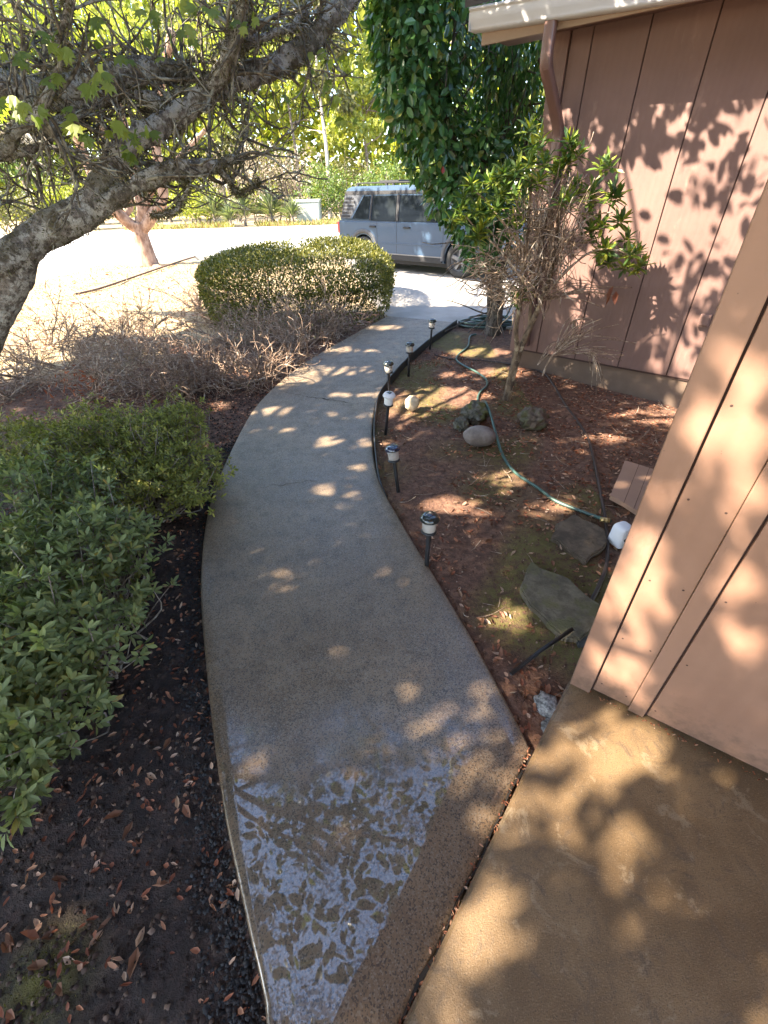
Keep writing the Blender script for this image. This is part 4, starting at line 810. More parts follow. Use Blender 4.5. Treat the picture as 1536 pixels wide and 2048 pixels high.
# crown overhead: leaf sprays, left open where the sun comes through in the photograph
LIT = [  # pixel ellipses of sun flecks on path, patio and beds
    (660, 742, 75, 9), (555, 822, 60, 9), (690, 832, 45, 7), (715, 790, 60, 5), (690, 885, 60, 10), (620, 925, 45, 8), (665, 985, 50, 13), (430, 1005, 18, 12), (560, 860, 40, 6), (735, 930, 30, 7), (600, 760, 50, 7), (700, 700, 50, 5), (760, 655, 40, 4),
    (910, 1475, 40, 28), (965, 1415, 34, 20), (830, 1462, 30, 12), (880, 1560, 25, 18), (1000, 1560, 30, 40),
    (1250, 1490, 95, 50), (1130, 1530, 60, 36), (1205, 1620, 70, 46), (1255, 1690, 60, 45), (1060, 1640, 45, 55), (1290, 1740, 50, 50), (1000, 1790, 50, 90), (955, 1870, 55, 80), (1215, 1800, 55, 36), (930, 1950, 55, 60), (1180, 1560, 50, 30),
    (890, 790, 80, 18), (870, 870, 45, 14), (905, 1010, 55, 18), (835, 806, 30, 20), (1010, 950, 45, 15), (785, 815, 30, 30), (1010, 1235, 40, 25), (1330, 820, 110, 14), (780, 890, 24, 12), (1215, 870, 40, 10), (1100, 1010, 40, 14), (960, 700, 60, 6), (900, 745, 30, 6), (1010, 740, 50, 8),
    (260, 640, 90, 16), (120, 610, 90, 20), (330, 690, 50, 10), (60, 700, 60, 10), (420, 800, 25, 8), (290, 985, 30, 8), (40, 1720, 30, 10), (480, 740, 40, 8),
]
DARK = [(1120, 1760, 45, 120), (1322, 1772, 24, 18), (1215, 1628, 45, 10), (1165, 1690, 30, 40), (1080, 1700, 40, 20)]
NLIT = [(1500, 860, 50, 200), (1490, 720, 60, 190), (1510, 930, 36, 120), (1260, 1070, 26, 190), (1330, 930, 36, 260), (1420, 760, 40, 140), (1500, 1280, 44, 70), (1525, 1060, 30, 60), (1290, 1215, 60, 46), (1240, 1330, 40, 40), (1470, 1120, 30, 40), (1270, 1330, 30, 40)]
def in_any(px, py, E, g=1.0):
    r_ = np.zeros(px.shape, bool)
    for cx, cy, rx, ry in E: rx, ry = rx * g, ry * (1 + (g - 1) * 1.6); r_ |= ((px - cx) / rx) ** 2 + ((py - cy) / ry) ** 2 < 1
    return r_
def lit_fraction(Lp):
    """0 = keep the leaf, 1 = it would shade a spot that is sunlit in the photograph."""
    tg = Lp[:, 2] / SUN[2]; hit = Lp - SUN * tg[:, None]; surf = np.zeros(len(Lp), int); best = tg.copy()
    for code, (C, D_, N_, t0, t1, z1) in ((1, (FC, FD, FN, -.26, 3.6, 2.7)), (2, (NC, ND, NN, -.09, 2.2, 2.5)), (3, (CAR_R, cd_, cn_, -1.0, WB + 1.2, 1.85)), (5, (np.array([.95, 4.2]), np.array([1.0, 0.0]), np.array([0.0, -1.0]), 0.0, .95, 2.1)), (4, (np.array([-3.1, 7.35]), np.array([1.0, 0.0]), np.array([0.0, -1.0]), 0.0, 3.3, .70))):
        o_ = (Lp[:, :2] - C) @ N_; rt = SUN[:2] @ N_; tw_ = o_ / rt; h_ = Lp - SUN * tw_[:, None]; tt = (h_[:, :2] - C) @ D_
        ok = (o_ > 0) & (tw_ < best) & (tt > t0) & (tt < t1) & (h_[:, 2] < z1) & (h_[:, 2] > 0); best[ok] = tw_[ok]; hit[ok] = h_[ok]; surf[ok] = code
    px, py, dep = proj(hit); out = np.zeros(len(Lp)); g = surf == 0
    out[g & in_any(px, py, LIT, 1.28) & ~in_any(px, py, DARK)] = 1
    out[g & ((py < 612) | ((px < 400) & (py < 600)))] = 1
    wig = np.array([noise.noise((float(h_[0]) * 3.2, float(h_[1]) * 3.2, float(h_[2]) * 3.2)) for h_ in hit])
    far_open = (surf == 1) & (px > 1120) & (py > 180) & (py < 860); out[far_open & (wig > .02)] = 1
    out[(surf == 1) & (hit[:, 2] > 2.2)] = 0; out[(surf == 5) & (hit[:, 2] > .9) & (wig > -.12)] = 1; out[(surf == 3) & (wig > .26)] = 1
    out[(surf == 2) & in_any(px + 25 * wig, py + 30 * wig, NLIT, 1.32)] = 1
    for q_, r_ in ((at(480, 150, 3.12), .10), (at(448, 168, 3.06), .08), (at(30, 570, 2.5), .10)):
        v_ = Lp - q_; al = v_ @ SUN; out[(al > 0) & (np.linalg.norm(v_ - al[:, None] * SUN, axis=1) < r_)] = 1
    return out
n_sp = 16500; per = 7
GP = np.stack([rng.uniform(-4.6, 5.2, n_sp), rng.uniform(-1.2, 9.2, n_sp), np.zeros(n_sp)], 1); H = rng.uniform(3.6, 6.6, n_sp); SP = GP + SUN[None] * (H / SUN[2])[:, None]
GC = np.array([[*(CAR_R + cd_ * a_ + cn_ * o_), z_] for a_, o_, z_ in zip(rng.uniform(-1.2, WB + 1, 1900), rng.uniform(0, 1.1, 1900), rng.uniform(0, 1.8, 1900))]); SC = GC + SUN[None] * ((rng.uniform(5.0, 7.2, 1900) - GC[:, 2]) / SUN[2])[:, None]; SP = np.vstack([SP, SC]); n_sp = len(SP)
LP = (SP[:, None, :] + rng.normal(size=(n_sp, per, 3)) * [.13, .13, .08]).reshape(-1, 3)
qx, qy, qd = proj(LP); vis = (qd > 0) & (qx > -60) & (qx < 1596) & (qy > -60) & (qy < 2100)
mx, my, md_ = proj(LP * [1, 1, -1]); wg = np.array([noise.noise((float(q_[0]) * 2.6, float(q_[1]) * 2.6, float(q_[2]) * 2.6)) for q_ in LP]); vis |= (md_ > 0) & (mx > 400) & (mx < 920) & (my > 1400) & (my < 2060) & (wg > -.33)
LP = LP[~vis]; LP = LP[lit_fraction(LP) < .5]
# branches that carry leaves above the path where the puddle mirrors them
OV = np.stack([rng.uniform(-1.5, 1.0, 95), rng.uniform(.9, 3.4, 95), rng.uniform(3.1, 4.4, 95)], 1); OP = (OV[:, None, :] + rng.normal(size=(95, 9, 3)) * [.12, .12, .08]).reshape(-1, 3); qx, qy, qd = proj(OP); OP = OP[~((qd > 0) & (qx > -60) & (qx < 1596) & (qy > -60))]
LP = np.vstack([LP, OP])
V, F = leaf_cloud(LP, rng.normal(size=LP.shape) + [0, 0, -.4], rng.normal(size=LP.shape) * .55 + [0, 0, 1], rng.uniform(.09, .15, len(LP)), rng.uniform(.07, .10, len(LP)), LEAF_FULL)
tag(mesh_np('crown', V, F, tree, L_TREE), kind='stuff')
bl = []; top0 = np.array([-4.4, 1.4, 3.2])
bl.append((smooth_path(np.array([[lt[0], lt[1], .9], [-3.2, 2.1, 1.9], [-3.9, 1.7, 2.6], top0, [-5.2, .9, 4.4]]), 6), np.linspace(.14, .07, 25)))
for i in range(34):
    e = SP[rng.integers(len(SP))]; s = top0 + rng.normal(size=3) * .5; md = (s + e) / 2 + rng.normal(size=3) * .4; p = smooth_path(np.array([s, md, e]), 6); bl.append((p, np.linspace(.035, .01, len(p))))
for e in ([-.9, 1.6, 3.5], [.3, 2.6, 3.9], [-.3, 3.1, 4.0], [.6, 1.5, 3.7]):
    p = smooth_path(np.array([[-3.4, 2.0, 2.9], [-2.2, 2.2, 3.4], (np.array([-2.2, 2.2, 3.4]) + e) / 2 + [0, 0, .15], e]), 6); bl.append((p, np.linspace(.06, .012, len(p))))
def out_of_frame(p): a, b, d_ = proj(p); return not ((d_ > 0) & (a > -30) & (a < 1566) & (b > -30) & (b < 2080)).any()
tube_obj('crown_limbs', [b for b in bl if out_of_frame(b[0])], B_LICH, tree, 7)

# ================================================================== TALL CAMELLIA
L_CAM = leaf_mat('camellia_leaf', [(0, (.030, .075, .028)), (.5, (.070, .165, .055)), (.9, (.13, .24, .07)), (1, (.23, .23, .05))], .28, .3, .6)
cbase = G(985, 668, -.03); camr = tag(empty('camellia', (cbase[0], cbase[1], -.05)), 'tall dark glossy leaved camellia at the corner of the house, hanging over the vehicle', 'shrub')
CB = [(850, 60, 6.5, .55, .55, .62), (850, -110, 6.5, .62, .6, .6), (845, 210, 6.4, .42, .5, .46), (880, 300, 6.3, .38, .45, .40), (905, 385, 6.2, .30, .4, .30), (930, 440, 6.15, .20, .3, .20), (800, 20, 6.5, .34, .4, .5), (800, 150, 6.4, .26, .35, .40), (960, 340, 6.2, .34, .4, .44), (985, 430, 6.2, .26, .3, .3), (960, 500, 6.15, .2, .25, .2)]
blobs = [(*at(a_, b_, c_), d_, e_, f_) for a_, b_, c_, d_, e_, f_ in CB]
P, O = blob_points(blobs, 7000, .62); X = unit(O * .7 + rng.normal(size=P.shape) * .5 + [0, 0, -.65])
foliage(camr, P, X, O + rng.normal(size=P.shape) * .35 + [0, 0, .35], rng.uniform(.08, .13, len(P)), .056, L_CAM, LEAF_FULL, 'camellia_leaf')
CB2 = [(1010, 60, 6.9, .55, .45, .8), (1020, 220, 6.8, .42, .45, .7), (1010, 380, 6.7, .40, .4, .5), (960, 180, 6.9, .4, .4, .8), (1040, 140, 7.2, .5, .4, .9), (980, 480, 6.6, .35, .35, .35), (1060, -60, 7.0, .6, .4, .5)]
blobs = [(*at(a_, b_, c_), d_, e_, f_) for a_, b_, c_, d_, e_, f_ in CB2]; P, O = blob_points(blobs, 5200, .1)
V, F = leaf_cloud(P, rng.normal(size=P.shape) * .35 + [0, 0, -1], rng.normal(size=P.shape), rng.uniform(.06, .12, len(P)), .04, LEAF_SLIM); tag(mesh_np('inner_foliage', V, F, camr, L_CAM), kind='stuff')
B_CAM = bark_mat('camellia_bark', (.06, .048, .040), (.16, .13, .105), (.2, .18, .15), .3, 22); cs = []
for e in ((960, 420, 6.5), (1000, 360, 6.6), (900, 250, 6.5), (1020, 200, 6.9), (860, 120, 6.5), (980, 90, 6.9), (1050, 300, 6.9)):
    p0 = cbase + [rng.normal() * .06, rng.normal() * .05, -.05]; e_ = at(*e); md = p0 * .5 + e_ * .5; md[:2] = p0[:2] * .75 + e_[:2] * .25; md += rng.normal(size=3) * .06
    p = smooth_path(np.array([p0, p0 + [0, 0, .35] + rng.normal(size=3) * .03, md, e_, e_ + [0, 0, .8]]), 6); cs.append((p, np.linspace(.055, .014, len(p))))
p0 = cbase; p = smooth_path(np.array([p0 + [0, 0, -.1], p0 + [.0, 0, .25], p0 + [.03, .02, .6]]), 5); cs.append((p, np.linspace(.13, .09, len(p))))
for i in range(150):
    s = cs[rng.integers(7)][0]; k0 = rng.integers(6, len(s)); cs.append(wander(s[k0], rng.normal(size=3) + [-.2, 0, .3], rng.uniform(.3, .8), 6, .8, 0, .012, .004))
tube_obj('stems', cs, B_CAM, camr, 7)
o = leaf_proto_mesh('red_flower', .07, .06, LEAF_CURL, plain('red_bloom', (.35, .05, .03), .6)); ob_ = bpy.data.objects.new('withered_bloom', o); COL.objects.link(ob_); ob_.parent = camr; ob_.location = Vector([float(c) for c in at(884, 348, 5.75)]) - wloc(camr); ob_.rotation_euler = (1.2, .3, .4)

# ================================================================== LEGGY SHRUB IN THE RIGHT BED
L_RHO = leaf_mat('shrub_leaf', [(0, (.05, .105, .03)), (.5, (.12, .18, .035)), (.8, (.21, .25, .035)), (1, (.34, .33, .045))], .35, .3)
B_TAN2 = bark_mat('tan_twig', (.17, .11, .075), (.42, .31, .22), (.5, .42, .33), .35, 30); B_STEM = bark_mat('shrub_stem', (.075, .05, .032), (.22, .155, .095), (.36, .28, .18), .3, 26)
sb = G(1012, 797, -.02); shr = tag(empty('leggy_shrub', (sb[0], sb[1], -.05)), 'leggy shrub with tan bare stems and tufts of bright green leaves before the brown wall', 'shrub'); ys = float(sb[1])
def sl_(pts, r0, r1, k=6): p = smooth_path(np.array([at(*q) for q in pts]), k); return (p, np.linspace(r0, r1, len(p)))
TR = [sl_([(1014, 802, ys), (1022, 765, ys), (1040, 700, ys + .02), (1062, 650, ys + .05), (1084, 600, ys + .08), (1100, 555, ys + .1), (1112, 500, ys + .1), (1118, 440, ys + .1), (1120, 380, ys + .1)], .036, .012),
      sl_([(1010, 800, ys), (1024, 740, ys), (1034, 700, ys), (1032, 660, ys - .02), (1040, 610, ys - .02), (1046, 560, ys), (1052, 500, ys), (1058, 420, ys), (1066, 330, ys)], .030, .010),
      sl_([(1040, 705, ys), (1058, 660, ys + .05), (1062, 610, ys + .1), (1074, 560, ys + .1), (1085, 500, ys + .15), (1096, 420, ys + .1), (1135, 330, ys)], .022, .009),
      sl_([(1085, 598, ys + .08), (1130, 545, ys - .02), (1180, 505, ys - .05), (1230, 500, ys - .1), (1275, 520, ys - .1)], .014, .006), sl_([(1108, 520, ys + .1), (1150, 460, ys), (1190, 430, ys), (1225, 425, ys)], .012, .005),
      sl_([(1052, 500, ys), (1010, 450, ys - .05), (970, 400, ys), (945, 380, ys)], .012, .005), sl_([(1046, 560, ys), (1000, 500, ys), (955, 460, ys + .1), (930, 430, ys + .1)], .012, .005)]
for q in TR[:3]: tube_obj('stem', [q], B_STEM, shr, 8)
tube_obj('branch', TR[3:], B_TAN2, shr, 6)
TW = []
for i in range(190):                                   # curved bare twigs, mostly the upper half
    s = TR[rng.integers(3)][0]; k0 = rng.integers(len(s) // 2, len(s) - 4); d = np.array([rng.normal() * 1.0, rng.normal() * .5, rng.normal() * .35 + .12]); TW.append(wander(s[k0], d, rng.uniform(.2, .55), 9, 2.2, .2, .0055, .0028))
    if rng.random() < .7: q2 = TW[-1][0]; TW.append(wander(q2[5], unit(q2[6] - q2[5]) + rng.normal(size=3) * .5, rng.uniform(.1, .25), 6, 1.6, 0, .004, .002))
for i in range(80):                                   # upright fine stems below the leaves
    s = at(rng.uniform(1030, 1130), rng.uniform(480, 560), ys + rng.normal() * .12); TW.append(wander(s, [rng.normal() * .35, rng.normal() * .25, 1], rng.uniform(.25, .5), 6, .5, 0, .005, .003))
for i in range(110):                                   # left curls beside the hose
    s = at(rng.uniform(950, 1030), rng.uniform(500, 600), ys + rng.uniform(.2, .9)); TW.append(wander(s, [rng.normal(), rng.normal() * .4, rng.normal() * .3], rng.uniform(.2, .5), 9, 2.4, .2, .0055, .0028))
def fan(px, py, Y, ex, ey, n_, spread):
    s = at(px, py, Y)
    for i in range(n_): e = at(ex + rng.normal() * spread, ey + rng.normal() * spread * .6, Y + rng.normal() * .12); md = (s + e) / 2 + rng.normal(size=3) * [.03, .03, .02] + [0, 0, .05]; p = smooth_path(np.array([s, md, e]), 4); TW.append((p, np.linspace(.005, .0025, len(p))))
fan(1086, 600, ys + .1, 1200, 590, 9, 28); fan(1110, 700, ys - .05, 1190, 640, 9, 26); fan(1105, 712, ys - .1, 1210, 700, 12, 34); fan(1150, 640, ys, 1150, 690, 8, 26); fan(1180, 700, ys - .1, 1190, 760, 8, 24); fan(1075, 730, ys - .1, 1115, 690, 3, 6)
tube_obj('twigs', TW, B_TAN2, shr, 4)
pr_ = sl_([(1085, 752, ys - .15), (1096, 725, ys - .15), (1112, 705, ys - .12), (1150, 680, ys - .1), (1185, 655, ys - .1)], .010, .005); tube_obj('branch', [pr_], B_TAN2, shr, 6)
ROS = [(1070, 268, 1.0), (1062, 300, 1), (1085, 320, 1), (1048, 330, .9), (1135, 292, 1), (1150, 312, .9), (1140, 330, 1), (1110, 345, .9), (985, 355, .9), (955, 375, .9), (1005, 380, 1), (940, 405, .9), (970, 420, .9), (1000, 420, .8), (1030, 395, .9), (1060, 370, .9), (1035, 440, .8), (960, 455, .8), (925, 430, .8), (1000, 345, .8), (1205, 330, .8), (1185, 385, .9), (1160, 370, .8), (1175, 405, .9), (1225, 390, .9), (1235, 385, .7), (1195, 452, 1), (1180, 460, .8), (1230, 440, .9), (1215, 500, .9), (1250, 490, 1), (1275, 510, .9), (1290, 530, .9), (1260, 535, .8), (1205, 505, .9), (1225, 525, .7), (1045, 580, .5), (1035, 600, .4), (950, 475, .7), (1130, 400, .7)]
LP, LD, LN = [], [], []
for px, py, s in ROS:
    c0 = at(px, py, ys + rng.normal() * .10)
    for m_ in range(3):
        cc = c0 + rng.normal(size=3) * [.04, .04, .03] * s; X = unit(np.array([rng.normal() * .35, -.25 + rng.normal() * .3, 1.0])); A1 = unit(np.cross(X, rng.normal(size=3))); A2 = np.cross(X, A1)
        for j in range(10):
            an = j * 2.4 + rng.uniform(-.2, .2); rad = A1 * math.cos(an) + A2 * math.sin(an); tl = .25 + .95 * (j / 10); LP.append(cc - X * .03 * (j / 10)); LD.append(rad * tl + X * (1.05 - tl) + np.array([0, 0, -.12])); LN.append(X - rad * .5)
foliage(shr, np.array(LP), np.array(LD), np.array(LN), rng.uniform(.08, .125, len(LP)), .030, L_RHO, LEAF_FULL, 'shrub_leaf')
dl = leaf_proto_mesh('dead_leaf_hanging', .11, .06, LEAF_CURL, leaf_mat('hanging_dead_leaf', [(0, (.16, .05, .03)), (1, (.22, .08, .04))], .7, .3))
for dx, dy, rz in ((0, 0, .3), (-6, 12, 1.4), (5, 10, 2.4)):
    ob_ = bpy.data.objects.new('dead_leaf', dl); COL.objects.link(ob_); ob_.parent = shr; ob_.location = Vector([float(c) for c in at(1228 + dx, 572 + dy, ys - .1)]) - wloc(shr); ob_.rotation_euler = (-1.5, .2, rz)

# ================================================================== BLACK EDGING STRIP
edp = [(0.012, 2.55), (-0.045, 2.85), (-0.075, 3.45), (-0.062, 3.9), (-0.005, 4.4), (0.25, 5.23), (0.63, 6.12), (1.20, 7.22)]
e2 = smooth_path(np.array(edp), 12); V = []; F = []
for i, p in enumerate(e2):
    d = unit(e2[min(i + 1, len(e2) - 1)] - e2[max(i - 1, 0)]); q = np.array([d[1], -d[0]]); hh = min(.062, -.020 + .0024 * i) + .006 * noise.noise((i * .3, 0, 0))
    for s, z in ((.004, -.10), (.004, hh - .006), (.007, hh), (.015, hh), (.018, hh - .006), (.018, -.10)): V.append(np.r_[p + q * s, z])
for i in range(len(e2) - 1):
    for j in range(5): F.append([i * 6 + j, i * 6 + j + 1, i * 6 + 7 + j, i * 6 + 6 + j])
edg = mesh_np('lawn_edging', V, F, None, M_EDGING, False); tag(edg, 'black plastic edging strip along the right edge of the curved path', 'edging')
e3 = smooth_path(np.array([[1.23, 7.19], [1.5, 7.05], [1.9, 6.9]]), 6); V = []; F = []
for p in e3:
    for s, z in ((0, -.1), (0, .05), (.02, .05), (.02, -.1)): V.append(np.r_[p + np.array([-.3, -1]) * s, z])
for i in range(len(e3) - 1):
    for j in range(3): F.append([i * 4 + j, i * 4 + j + 1, i * 4 + 5 + j, i * 4 + 4 + j])
mesh_np('end_strip', V, F, edg, M_EDGING)

# ================================================================== SOLAR PATH LIGHTS
def lathe(name, prof, mat, parent, base, axis_m, seg=28, smooth=True, flute=0.0):
    V = []; F = []; k = len(prof)
    for i in range(seg):
        a = 2 * math.pi * i / seg; f_ = 1 + (flute if i % 2 else 0)
        for r_, z_ in prof: V.append(np.array(base) + np.array(axis_m @ Vector((r_ * f_ * math.cos(a), r_ * f_ * math.sin(a), z_))))
    for i in range(seg):
        for j in range(k - 1): F.append([i * k + j, ((i + 1) % seg) * k + j, ((i + 1) % seg) * k + j + 1, i * k + j + 1])
    return mesh_np(name, V, F, parent, mat, smooth)
M_LENS = NT('ribbed_lens'); M_LENS.base((.62, .56, .50)).rough(.22); M_LENS.b.inputs['Transmission Weight'].default_value = .45; M_LENS.b.inputs['IOR'].default_value = 1.2; M_LENS = M_LENS.m
M_SUNLENS = NT('sunlit_white_lens'); M_SUNLENS.base((.85, .83, .80)).rough(.35); M_SUNLENS.b.inputs['Transmission Weight'].default_value = .15; M_SUNLENS = M_SUNLENS.m  # the white of this lens is sunlight put into its colour
M_CELL = plain('solar_cell', (.012, .02, .05), .12, 0, .1, 40, 0, 1.0); M_CAP = plain('cap_plastic', (.016, .02, .019), .18, 0, .2, 10, 0, .6); M_STEEL = plain('steel', (.55, .56, .58), .25, .9); M_SUNCAP = plain('sunlit_white_cap', (.70, .66, .66), .4)  # white cap: bright sunlight painted into the cap colour
LIGHTS = [  # foot pixel, tilt x/y, height, cap material, lens material, label
    (853, 1130, (0.02, -0.03), .385, M_CAP, M_LENS, 'black solar path light with a greenish dished cap, nearest the viewer'),
    (797, 978, (-0.11, -0.10), .37, M_CELL, M_LENS, 'solar path light with a glossy blue-black cap leaning towards the path, second nearest'),
    (771, 862, (0.10, 0.08), .40, M_SUNCAP, M_SUNLENS, 'white-lit leaning solar light beside the pale stone'),
    (779, 790, (-0.02, 0.05), .385, M_CAP, M_LENS, 'solar light with a gleaming split looking cap, right behind the white-lit one'),
    (817, 748, (0.03, 0.0), .385, M_CAP, M_LENS, 'upright solar light second from the far end of the row'),
    (860, 694, (0.05, 0.02), .385, M_CAP, M_LENS, 'farthest solar light, where the black edging nears the hose coil')]
for px, py, (tx, ty), hgt, cm, lm, lab in LIGHTS:
    b = G(px, py, 0.0); b[2] = soil_z(b[0], b[1]); root = tag(empty('solar_light', b), lab, 'garden light', 'solar lights along the path'); am = (Matrix.Rotation(tx, 3, 'Y') @ Matrix.Rotation(ty, 3, 'X')); q = hgt - .115; R_ = .049
    lathe('stake', [(.003, -.08), (.013, -.02), (.013, q - .012), (.011, q)], M_BLACK, root, b, am, 12)
    cap = lathe('cap', [(.038, q + .088), (R_ + .004, q + .084), (R_ + .006, q + .090), (R_ * .96, q + .104), (R_ * .80, q + .113), (.030, q + .116), (.0005, q + .1165)], cm, root, b, am, 32)
    lathe('solar_cell', [(.026, q + .1163), (.026, q + .118), (.0005, q + .1185)], M_CELL, cap, b, am, 4, False)
    lathe('lens', [(.034, q + .012), (.037, q + .03), (.038, q + .087), (.033, q + .087)], lm, root, b, am, 44, False, .035)
    lathe('lower_ring', [(.012, q - .012), (.030, q - .004), (.042, q + .002), (.043, q + .010), (.036, q + .016), (.0005, q + .016)], M_BLACK, root, b, am, 28)
    lathe('bulb', [(.0005, q + .017), (.007, q + .019), (.007, q + .03), (.004, q + .036), (.0005, q + .038)], M_STEEL, root, b, am, 12)

# ================================================================== ROCKS, FLAGSTONES
def stone_mat(name, a, b, moss=None, bump=.6, sc=14):
    t = NT(name); n = t.noise(sc, 6, .65); n2 = t.noise(sc * 5, 4); c = t.mix(t.step(n, .35, .65), a, b)
    if moss: c = t.mix(t.step(t.noise(9, 4), .50, .60), c, moss)
    t.base(c).rough(.85); t.bump(t.math('ADD', n, t.math('MULTIPLY', n2, .5)), bump, .012); return t.m
def rock(name, c, r, mat, label, rough=.12, seed=0, rz=0.0, cat='rock', freq=2.2, group=None):
    bm = bmesh.new(); bmesh.ops.create_icosphere(bm, subdivisions=4, radius=1.0); m_ = Matrix.Rotation(rz, 3, 'Z')
    for v_ in bm.verts:
        d = v_.co.normalized(); k_ = 1 + rough * noise.fractal(d * freq + Vector((seed, 0, 0)), 1.0, 2.2, 5) ; p_ = m_ @ Vector((d.x * r[0] * k_, d.y * r[1] * k_, d.z * r[2] * k_)); v_.co = p_
    bmesh.ops.recalc_face_normals(bm, faces=bm.faces); me = bpy.data.meshes.new(name); bm.to_mesh(me); bm.free()
    o_ = link(name, me, None, [mat], True); o_.location = Vector([float(x) for x in c]); return tag(o_, label, cat, group)
S_ROUND = stone_mat('river_stone', (.13, .10, .085), (.25, .205, .175), None, .25, 7); S_MOSSY = stone_mat('mossy_rock', (.06, .055, .04), (.17, .155, .12), (.10, .095, .025), 1.0, 22); S_PALE = stone_mat('pale_stone', (.46, .34, .20), (.62, .50, .34), None, .3, 8); S_BROWN = stone_mat('brown_rock', (.075, .052, .036), (.17, .125, .088), (.09, .08, .035), 1.0, 18); S_SPEC = stone_mat('speckled_stone', (.07, .07, .068), (.30, .30, .29), None, .6, 60)
def rp(px, py, z): p = G(px, py, z); return p
rock('round_stone', rp(959, 872, .055), (.135, .10, .085), S_ROUND, 'smooth oval grey-brown river stone lying against the green hose', .05, 1, -.25)
rock('mossy_rock', rp(950, 826, .06), (.12, .10, .10), S_MOSSY, 'rough mossy rock under the hose, behind the smooth river stone', .40, 5, .4, 'rock', 3.2)
rock('mossy_rock', rp(922, 848, .03), (.065, .06, .06), S_MOSSY, 'small mossy rock left of the river stone', .4, 8, .1, 'rock', 3.0)
rock('brown_rock', rp(1066, 838, .04), (.135, .115, .10), S_BROWN, 'rough brown rock half sunk in leaves right of the hose', .42, 12, .7, 'rock', 3.0)
rock('pale_stone', rp(824, 807, .05), (.072, .06, .075), S_PALE, 'sunlit pale yellow stone next to the white-lit solar light', .16, 3, .5)
rock('speckled_stone', rp(1094, 1412, -.02), (.048, .06, .03), S_SPEC, 'black and white speckled stone in the corner between path and patio', .25, 17, .3)
rock('speckled_stone', rp(1098, 1455, -.03), (.04, .035, .022), S_SPEC, 'smaller speckled stone chip in front of the larger one', .25, 21, .9)
def flag(name, pts_px, z, th, mat, label, cat, tilt=(0, 0), bev=.008):
    pts = [G(x, y, z) for x, y in pts_px]; c = np.mean(pts, axis=0); bm = bmesh.new(); P3 = []
    rr = []; n_ = len(pts)
    for i in range(n_):
        for s in (0, .33, .66): q_ = pts[i] * (1 - s) + pts[(i + 1) % n_] * s; rr.append(q_ + rng.normal(size=3) * [.005, .005, 0] * (1 if bev > .005 else .3))
    tops = [bm.verts.new(Vector((float(q_[0]), float(q_[1]), float(z + (q_[0] - c[0]) * tilt[0] + (q_[1] - c[1]) * tilt[1])))) for q_ in rr]; f_ = bm.faces.new(tops)
    r_ = bmesh.ops.extrude_face_region(bm, geom=[f_]); bmesh.ops.translate(bm, vec=(0, 0, -th), verts=[v_ for v_ in r_['geom'] if isinstance(v_, bmesh.types.BMVert)])
    bmesh.ops.bevel(bm, geom=list(bm.edges), offset=bev, segments=2, affect='EDGES', clamp_overlap=True); o_ = from_bm(name, bm, None, mat); return tag(o_, label, cat)
S_FLAG = stone_mat('flagstone_grey', (.070, .056, .036), (.145, .118, .078), (.10, .088, .04), .8, 11); S_FLAG2 = stone_mat('flagstone_brown', (.062, .044, .028), (.135, .096, .062), None, .8, 9); S_SLATE = stone_mat('dark_slate', (.03, .03, .03), (.06, .06, .058), None, .4, 12)
flag('flagstone', [(1062, 1122), (1090, 1140), (1135, 1160), (1196, 1212), (1186, 1262), (1160, 1278), (1120, 1262), (1060, 1206), (1040, 1172)], .012, .05, S_FLAG, 'large olive-grey flagstone leaning against the near wall corner', 'flagstone', (.10, .04))
flag('flagstone', [(1112, 1046), (1150, 1030), (1212, 1062), (1216, 1086), (1176, 1122), (1128, 1092), (1106, 1074)], .006, .04, S_FLAG2, 'brown flagstone partly covered by leaves, behind the olive-grey one', 'flagstone', (.02, .03))
flag('slate_shard', [(1150, 1268), (1180, 1215), (1200, 1215), (1180, 1290), (1158, 1290)], -.005, .02, S_SLATE, 'dark slate sliver between the olive-grey flagstone and the wall corner', 'slate', (.1, 0), .004)
M_SPLASH = plain('tan_board', (.34, .205, .14), .6, 0, .2, 10, .2)
bd = flag('board', [(1248, 924), (1330, 948), (1300, 1030), (1222, 988)], .05, .035, M_SPLASH, 'flat tan offcut board with two faint lines beside the near wall', 'board', (.02, .06), .004)
for fr in (.36, .62):
    a_, b_ = np.array(G(1248, 924, .05)) * (1 - fr) + np.array(G(1330, 948, .05)) * fr, np.array(G(1222, 988, .05)) * (1 - fr) + np.array(G(1300, 1030, .05)) * fr
    c_ = np.mean([G(x, y, .05) for x, y in ((1248, 924), (1330, 948), (1300, 1030), (1222, 988))], axis=0)
    for q_ in (a_, b_): q_[2] = .05 + (q_[0] - c_[0]) * .02 + (q_[1] - c_[1]) * .06 + .001
    tube_obj('groove', [(np.array([a_, (a_ + b_) / 2, b_]), .0012)], M_GROOVE, bd, 5)

# ================================================================== HOSES, FAUCET COVER
M_HOSE = plain('green_hose', (.055, .105, .085), .4, 0, .2, 8); M_HOSE2 = plain('dark_green_hose', (.06, .105, .085), .5, 0, .3, 9); M_DRIP = plain('brown_drip_hose', (.055, .035, .028), .6, 0, .3, 8)
def onsoil(px, py, lift): p = G(px, py, 0); p[2] = soil_z(p[0], p[1]) + lift; return p
hp = [onsoil(x, y, .016) for x, y in ((952, 668), (940, 672), (936, 690), (918, 705), (913, 716), (926, 728), (952, 740), (972, 754), (974, 768), (962, 780), (956, 792), (958, 801))]
hp += [at(966, 803, 3.78), rp(972, 806, .13), rp(982, 832, .09), rp(992, 868, .06)] + [onsoil(x, y, .018) for x, y in ((1006, 905), (1030, 940), (1075, 975), (1110, 998), (1150, 1015), (1190, 1030))] + [rp(1222, 1042, .02)]
hp[12] = rp(965, 803, .07)
